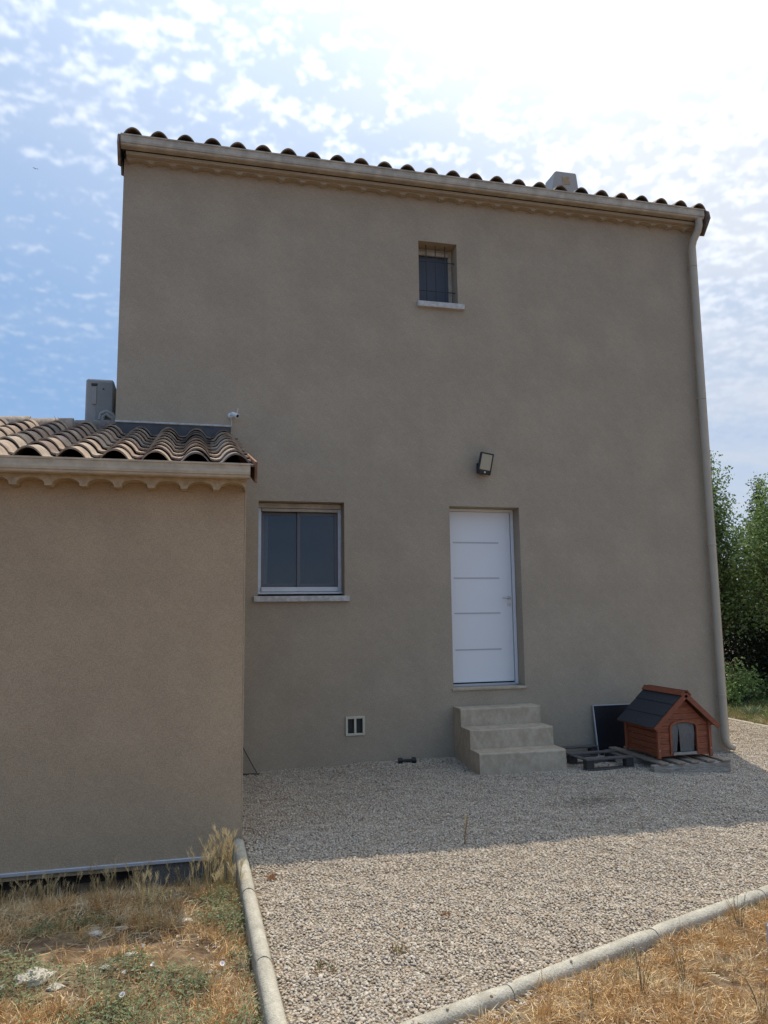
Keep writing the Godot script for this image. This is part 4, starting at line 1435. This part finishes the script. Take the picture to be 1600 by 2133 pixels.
	# bindweed flowers
	for f in [[-0.22, 4.37, "white bindweed flower beside the lone barley clump, widest open", 0.020], [-0.15, 4.60, "pinkish bindweed flower half turned away, above the green mat", 0.016], [-0.285, 4.64, "small white bindweed flower left of the half turned pink one", 0.016], [-0.275, 4.86, "pink bindweed flower nearest the bottom of the picture", 0.020], [0.185, 4.68, "white bindweed flower close to the left edging", 0.018], [-0.845, 4.64, "pale bindweed flower at the left edge of the picture", 0.016]]:
		var t := thing("bindweed_flower", f[2], "flower", Vector3(f[0], soil_h(f[0], f[1]), f[1]), R(0, TAU), "bindweed flowers in the left patch")
		var fl := MB.new()
		var r: float = f[3] * 0.78
		fl.lathe([Vector2(0.002, 0.0), Vector2(r * 0.25, r * 0.55), Vector2(r * 0.6, r * 0.95), Vector2(r, r * 1.15)], 12, Transform3D(Basis(Vector3.RIGHT, 0.55) , Vector3(0, 0.055, 0)))
		obj("petals", fl, M.petal, t)
		var stm := MB.new()
		stm.col = Color(0.12, 0.17, 0.06)
		stm.tube([Vector3(0, -0.01, 0), Vector3(0.004, 0.03, -0.003), Vector3(0, 0.057, 0)], [0.0016], 5)
		obj("stem", stm, M.leaf, t)
	# limestone lumps
	var lumps := [[-0.73, 4.47, 0.085, "largest white limestone lump, at the lower left corner"], [-0.615, 4.60, 0.035, "small flat limestone right of the largest lump"], [-0.53, 3.84, 0.042, "white stone in the shade of the annex"], [-0.50, 3.97, 0.034, "grey stone just in front of the shaded white one"], [0.0, 3.93, 0.040, "white stone right of the lone barley clump"], [-0.28, 4.29, 0.028, "pale stone left of the widest open flower"], [-0.36, 3.86, 0.028, "shaded stone left of the lone barley clump"], [0.13, 4.62, 0.022, "flat white stone between the weeds near the left edging"], [-0.40, 4.44, 0.024, "white pebble on the bare ground in the left patch"]]
	for l in lumps:
		var mb := MB.new()
		var rr := RandomNumberGenerator.new()
		rr.seed = int(l[0] * 1000 + 5000)
		var nz := noise(1.3, rr.seed, 3)
		var s: float = l[2]
		var NU := 14
		var NV := 9
		var P := func(i: int, j: int) -> Vector3:
			var th := PI * j / NV
			var ph := TAU * (i % NU) / NU
			var d := Vector3(sin(th) * cos(ph), cos(th), sin(th) * sin(ph))
			var k := 1.0 + 0.40 * nz.get_noise_3d(d.x * 1.3, d.y * 1.3, d.z * 1.3) + 0.10 * nz.get_noise_3d(d.x * 4.0, d.y * 5.0, d.z * 5.0)
			return d * k * s * Vector3(1.15, 0.42, 0.85)
		for i in NU:
			for j in NV:
				mb.quad(P.call(i, j), P.call(i, j + 1), P.call(i + 1, j + 1), P.call(i + 1, j))
		tag(obj("limestone", mb, M.limestone, null, Vector3(l[0], soil_h(l[0], l[1]) + s * 0.14, l[1])), l[3], "stone", "white stones in the left patch")
	# weeds standing in the gravel
	var tw := MB.new()
	tw.col = Color(0.30, 0.18, 0.09)
	tw.tube([Vector3(0, -0.02, 0), Vector3(0.006, 0.06, 0), Vector3(0.018, 0.14, 0), Vector3(0.028, 0.22, 0)], [0.005, 0.004, 0.003, 0.002], 6)
	for i in 46:
		var t := rng.randf()
		var p := Vector3(0.004 + 0.028 * t * t, 0.005 + 0.22 * t, 0)
		tw.col = Color(0.30, 0.175, 0.085).lerp(Color(0.66, 0.48, 0.18), t) * R(0.8, 1.2)
		blade(tw, p, Vector3(R(-0.6, 0.6), R(0.4, 1.2), R(-0.6, 0.6)).normalized(), R(0.02, 0.05), 0.003, Vector3(0, -0.004, 0))
	tag(obj("dry_weed", tw, M.straw, null, Vector3(2.05, gravel_h(2.05, 3.12), 3.12)), "tall dried weed stalk standing in the gravel at the shadow edge", "weed")
	for q in [[0.56, 3.50, 0.06, 0, "dry brown thistle in the gravel beside the left edging"], [0.67, 4.90, 0.04, 1, "little brown and green weed in the gravel low on the left"], [1.47, 4.41, 0.035, 0, "small orange-brown tuft in the middle of the sunlit gravel"], [1.08, 4.80, 0.045, 1, "sparse green sprigs in the gravel near the bottom"]]:
		var mb := MB.new()
		for i in 40:
			var a := R(0, TAU)
			mb.col = (Color(0.42, 0.24, 0.12) if q[3] == 0 or i % 2 else Color(0.22, 0.25, 0.09)) * R(0.7, 1.3)
			blade(mb, Vector3(R(-0.025, 0.025), 0.0, R(-0.025, 0.025)) * (2.0 if q[3] else 1.0), Vector3(cos(a) * R(0.1, 1), 1.0, sin(a) * R(0.1, 1)).normalized(), R(0.5, 1.25) * q[2], 0.003, Vector3.ZERO)
		tag(obj("gravel_weed", mb, M.straw, null, Vector3(q[0], gravel_h(q[0], q[1]), q[1])), q[4], "weed")
	var fw := MB.new()
	for i in 150:
		var a := R(0, TAU)
		fw.col = Color(0.24, 0.195, 0.15) * R(0.6, 1.3)
		blade(fw, Vector3(rng.randfn(0, 0.22), R(0.006, 0.025), rng.randfn(0, 0.09)), Vector3(cos(a), R(-0.1, 0.3), sin(a) * 0.6).normalized(), R(0.04, 0.13), 0.002, Vector3.ZERO)
	tag(obj("flattened_weed", fw, M.straw, null, Vector3(3.65, gravel_h(3.65, 2.25), 2.25)), "withered dark weed lying flat on the shaded gravel", "weed")
	var rw := MB.new()
	for i in 14:
		var a := R(0, TAU)
		rw.col = Color(0.10, 0.095, 0.05) * R(0.8, 1.2)
		blade(rw, Vector3(R(-0.04, 0.04), 0, 0), Vector3(cos(a) * 0.7, 0.8, sin(a) * 0.3).normalized(), R(0.05, 0.12), 0.004, Vector3.ZERO)
	tag(obj("roof_weed", rw, M.leaf, null, Vector3(-1.50, 3.94, -0.30)), "small weed growing on the ridge of the annex roof", "weed")
	# dried flower stalks in the right-hand grass
	for q in [[2.05, 5.52, 0.24, "grey seedhead stalks below the edging joint with dark pebbles"], [2.30, 5.48, 0.20, "lower grey seedhead stalks close behind the right edging"], [2.62, 5.72, 0.26, "tallest grey seedhead stalks, lowest towards the bottom right corner"], [1.75, 5.60, 0.17, "shortest seedhead stalks, nearest the gravel tip at the bottom"], [2.95, 5.05, 0.22, "seedhead stalks standing highest up at the right picture edge"], [2.42, 5.85, 0.22, "seedhead stalks left of the tallest ones, at the bottom edge"]]:
		var mb := MB.new()
		for i in 7:
			var a := R(0, TAU)
			var top := Vector3(cos(a) * R(0.02, 0.10), q[2] * R(0.6, 1.0), sin(a) * R(0.02, 0.10))
			mb.col = Color(0.20, 0.16, 0.09) * R(0.8, 1.2)
			mb.tube([Vector3(0, -0.02, 0), top * 0.5 + Vector3(R(-0.01, 0.01), 0, 0), top], [0.0018, 0.0014, 0.001], 4, false)
			mb.col = Color(0.62, 0.57, 0.48)
			for k in 6:
				var b := R(0, TAU)
				blade(mb, top, Vector3(cos(b), R(0.0, 0.9), sin(b)).normalized(), R(0.006, 0.014), 0.002, Vector3.ZERO)
		var o := obj("seedhead_stalks", mb, M.straw, null, Vector3(q[0], soil_h(q[0], q[1]), q[1]))
		tag(o, q[3], "dry weed", "seedhead stalks in the right-hand grass")

func leaf_spray(mb: MB, ctr: Vector3, rad: float, count: int, size: float, tint: Color, up: float) -> void:
	var axis := Vector3(R(-0.7, 0.7), up, R(-0.7, 0.7)).normalized()
	for i in count:
		var o := Vector3(rng.randfn(0, 0.36), rng.randfn(0, 0.36), rng.randfn(0, 0.36)) * rad
		o += axis * R(-1, 1) * rad * 0.7
		var d := Vector3(R(-1, 1), R(-0.9, 0.7), R(-1, 1)).normalized()
		var s := d.cross(Vector3(R(-1, 1), R(-1, 1), R(-1, 1))).normalized()
		var L := size * R(0.65, 1.35)
		mb.col = tint * R(0.72, 1.3)
		var p := ctr + o
		var tip := p + d * L
		var mid := p + d * L * 0.5
		mb.tri(p, mid + s * L * 0.27, tip)
		mb.tri(p, tip, mid - s * L * 0.27)

# blobs: [centre, radii, sprays]
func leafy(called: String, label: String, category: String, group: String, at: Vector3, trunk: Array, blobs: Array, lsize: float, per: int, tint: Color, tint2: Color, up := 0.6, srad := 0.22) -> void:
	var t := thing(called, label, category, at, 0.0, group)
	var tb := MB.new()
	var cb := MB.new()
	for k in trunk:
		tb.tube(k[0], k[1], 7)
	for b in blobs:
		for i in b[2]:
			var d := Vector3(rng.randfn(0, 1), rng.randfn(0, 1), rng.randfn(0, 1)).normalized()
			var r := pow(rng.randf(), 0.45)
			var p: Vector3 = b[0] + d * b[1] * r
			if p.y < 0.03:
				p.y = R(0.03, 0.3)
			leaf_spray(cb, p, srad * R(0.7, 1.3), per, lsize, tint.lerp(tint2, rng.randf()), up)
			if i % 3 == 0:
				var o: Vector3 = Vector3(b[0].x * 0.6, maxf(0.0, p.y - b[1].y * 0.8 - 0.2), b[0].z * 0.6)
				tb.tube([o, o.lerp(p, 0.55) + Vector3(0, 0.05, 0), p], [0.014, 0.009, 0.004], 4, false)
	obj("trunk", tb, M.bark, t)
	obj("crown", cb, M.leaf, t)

func garden() -> void:
	var g1 := Color(0.14, 0.22, 0.075)
	var g2 := Color(0.24, 0.33, 0.12)
	var tg := "tall trees beyond the house on the right"
	var tr := func(h: float, r: float) -> Array:
		return [[[Vector3(0, -0.1, 0), Vector3(0.05, h * 0.4, 0.02), Vector3(0.02, h * 0.75, -0.03), Vector3(0.08, h, 0)], [r, r * 0.75, r * 0.45, r * 0.12]]]
	leafy("slender_tree", "airy tree with a tall thin top standing closest to the downpipe", "tree", tg, Vector3(10.30, 0.1, -4.70), tr.call(4.5, 0.07), [[Vector3(0.15, 4.2, 0), Vector3(0.32, 0.65, 0.32), 34], [Vector3(-0.1, 3.5, 0), Vector3(0.6, 0.8, 0.5), 170], [Vector3(0.1, 2.5, 0), Vector3(0.95, 0.9, 0.7), 300], [Vector3(0, 1.6, 0), Vector3(0.9, 0.7, 0.8), 170]], 0.062, 30, g1, g2, 1.0)
	leafy("leafy_tree", "feathery green tree in front of the dark conifer", "tree", tg, Vector3(11.15, 0.1, -3.70), tr.call(4.3, 0.07), [[Vector3(0.25, 4.25, 0.1), Vector3(0.30, 0.50, 0.3), 20], [Vector3(-0.25, 3.75, 0), Vector3(0.35, 0.45, 0.3), 20], [Vector3(-0.15, 2.8, 0), Vector3(0.95, 0.9, 0.7), 330], [Vector3(0.2, 1.9, 0), Vector3(1.0, 0.9, 0.8), 260]], 0.062, 30, Color(0.16, 0.26, 0.085), Color(0.27, 0.37, 0.13), 1.0)
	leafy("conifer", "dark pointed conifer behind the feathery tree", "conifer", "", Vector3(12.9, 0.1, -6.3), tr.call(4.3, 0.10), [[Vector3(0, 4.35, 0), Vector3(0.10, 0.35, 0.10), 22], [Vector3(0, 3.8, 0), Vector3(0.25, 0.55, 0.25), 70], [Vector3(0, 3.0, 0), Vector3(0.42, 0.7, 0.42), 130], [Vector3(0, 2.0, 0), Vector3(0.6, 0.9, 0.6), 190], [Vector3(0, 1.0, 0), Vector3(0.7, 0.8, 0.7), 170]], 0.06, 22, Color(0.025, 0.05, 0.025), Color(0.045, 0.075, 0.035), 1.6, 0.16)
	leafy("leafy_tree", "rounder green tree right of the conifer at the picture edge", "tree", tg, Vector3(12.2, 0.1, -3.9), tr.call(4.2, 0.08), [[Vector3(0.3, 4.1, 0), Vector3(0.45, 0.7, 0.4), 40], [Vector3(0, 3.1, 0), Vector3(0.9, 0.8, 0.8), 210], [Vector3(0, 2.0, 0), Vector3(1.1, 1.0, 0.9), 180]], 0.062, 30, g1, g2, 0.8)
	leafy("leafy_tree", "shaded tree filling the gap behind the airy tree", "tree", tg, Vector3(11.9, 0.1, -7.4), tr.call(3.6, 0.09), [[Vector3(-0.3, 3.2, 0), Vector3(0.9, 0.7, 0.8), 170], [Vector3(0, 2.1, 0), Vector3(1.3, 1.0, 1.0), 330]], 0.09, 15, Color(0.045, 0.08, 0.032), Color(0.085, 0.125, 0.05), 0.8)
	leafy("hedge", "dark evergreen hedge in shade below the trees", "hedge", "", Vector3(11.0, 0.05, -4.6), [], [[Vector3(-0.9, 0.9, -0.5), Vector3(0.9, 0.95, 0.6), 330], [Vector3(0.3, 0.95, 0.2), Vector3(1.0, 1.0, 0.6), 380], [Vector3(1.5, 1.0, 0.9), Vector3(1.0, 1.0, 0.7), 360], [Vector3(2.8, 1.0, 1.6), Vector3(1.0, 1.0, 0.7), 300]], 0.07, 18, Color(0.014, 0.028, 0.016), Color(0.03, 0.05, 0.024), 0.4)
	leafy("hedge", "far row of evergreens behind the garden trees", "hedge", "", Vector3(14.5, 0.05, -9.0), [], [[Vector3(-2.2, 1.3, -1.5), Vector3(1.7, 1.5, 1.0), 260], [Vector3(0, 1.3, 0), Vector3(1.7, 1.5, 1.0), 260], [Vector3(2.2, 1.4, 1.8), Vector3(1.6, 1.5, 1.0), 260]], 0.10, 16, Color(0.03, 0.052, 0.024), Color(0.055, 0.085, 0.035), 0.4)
	leafy("bush", "bright green bush beside the foot of the downpipe", "bush", "", Vector3(9.55, 0.02, -3.35), [], [[Vector3(-0.15, 0.42, 0), Vector3(0.42, 0.42, 0.35), 70], [Vector3(-0.4, 0.28, 0.25), Vector3(0.3, 0.28, 0.3), 45], [Vector3(0.25, 0.35, 0), Vector3(0.4, 0.32, 0.35), 55]], 0.055, 16, Color(0.17, 0.27, 0.075), Color(0.28, 0.38, 0.12), 0.8, 0.13)
	leafy("bush", "low duller bush behind the spiky plant at the right edge", "bush", "", Vector3(10.45, 0.02, -3.25), [], [[Vector3(0, 0.25, 0), Vector3(0.55, 0.26, 0.35), 80], [Vector3(0.6, 0.3, 0.3), Vector3(0.4, 0.28, 0.3), 50]], 0.05, 15, Color(0.06, 0.10, 0.04), Color(0.11, 0.15, 0.06), 0.6, 0.13)
	leafy("flowering_shrub", "small pale yellow-green shrub between the two bushes", "shrub", "", Vector3(9.75, 0.02, -2.35), [], [[Vector3(0, 0.24, 0), Vector3(0.12, 0.14, 0.1), 12]], 0.05, 12, Color(0.28, 0.34, 0.11), Color(0.42, 0.44, 0.20), 1.0, 0.08)
	var sp := MB.new()
	for i in 26:
		var a := R(0, TAU)
		sp.col = Color(0.18, 0.215, 0.14) * R(0.8, 1.2)
		blade(sp, Vector3(R(-0.02, 0.02), 0.02, R(-0.02, 0.02)), Vector3(cos(a) * R(0.3, 1.0), 0.75, sin(a) * R(0.3, 1.0)).normalized(), R(0.14, 0.26), 0.009, Vector3(cos(a), -0.2, sin(a)) * 0.02)
	tag(obj("spiky_plant", sp, M.leaf, null, Vector3(8.80, 0.02, -2.02)), "small grey-green spiky plant behind the far edging", "plant")
	# turf of the far bed
	var gm := [tuft(16, 0.06, 0.16, 0.05, 0.004), tuft(16, 0.05, 0.12, 0.05, 0.004)]
	var gx := [[], []]
	var gc := [[], []]
	for i in 5200:
		var x := R(8.42, 13.5)
		var z := R(-7.0, 0.6)
		var k := i % 2
		gx[k].append(Transform3D(Basis(Vector3.UP, R(0, TAU)).scaled(Vector3.ONE * R(0.7, 1.4)), Vector3(x, soil_h(x, z), z)))
		var c := Color(0.17, 0.25, 0.08).lerp(Color(0.36, 0.31, 0.13), rng.randf() * 0.6 if x > 8.8 else 0.4 + 0.6 * rng.randf())
		gc[k].append(c * R(0.8, 1.2))
	for k in 2:
		tag(multi("garden_grass", gm[k], M.leaf, gx[k], gc[k]), "green and straw-coloured grass of the far garden bed", "grass")

# ---------------------------------------------------------------- all of it
func _ready() -> void:
	rng.seed = 20240
	gnoise = noise(0.02, 61, 3)
	var cam := Camera3D.new()
	cam.name = "camera"
	cam.fov = 67.31
	cam.near = 0.05
	cam.far = 1500.0
	cam.transform = Transform3D(Basis(Vector3(0.970485, -0.012217, 0.240853), Vector3(-0.019645, 0.991392, 0.129442), Vector3(-0.240361, -0.130353, 0.961891)).orthonormalized(), EYE)
	cam.current = true
	add_child(cam)
	var env := Environment.new()
	env.background_mode = Environment.BG_SKY
	env.tonemap_mode = Environment.TONE_MAPPER_LINEAR
	env.tonemap_exposure = 1.17
	env.sdfgi_enabled = true
	env.ssao_enabled = true
	env.ssil_enabled = true
	var sky := Sky.new()
	var pano := PanoramaSkyMaterial.new()
	pano.panorama = ImageTexture.create_from_image(sky_image())
	sky.sky_material = pano
	env.sky = sky
	var we := WorldEnvironment.new()
	we.name = "world_environment"
	we.environment = env
	add_child(we)
	var sun := DirectionalLight3D.new()
	sun.name = "sun"
	sun.light_energy = 0.95
	sun.light_color = Color(1.0, 0.955, 0.88)
	sun.light_angular_distance = 0.5
	sun.shadow_enabled = true
	add_child(sun)
	sun.look_at_from_position(SUN * 10.0, Vector3.ZERO, Vector3.UP)
	materials()
	ground()
	main_house()
	annex()
	steps()
	fixtures()
	kennel()
	yard_things()
	kerbs()
	gravel_stones()
	vegetation()
	garden()
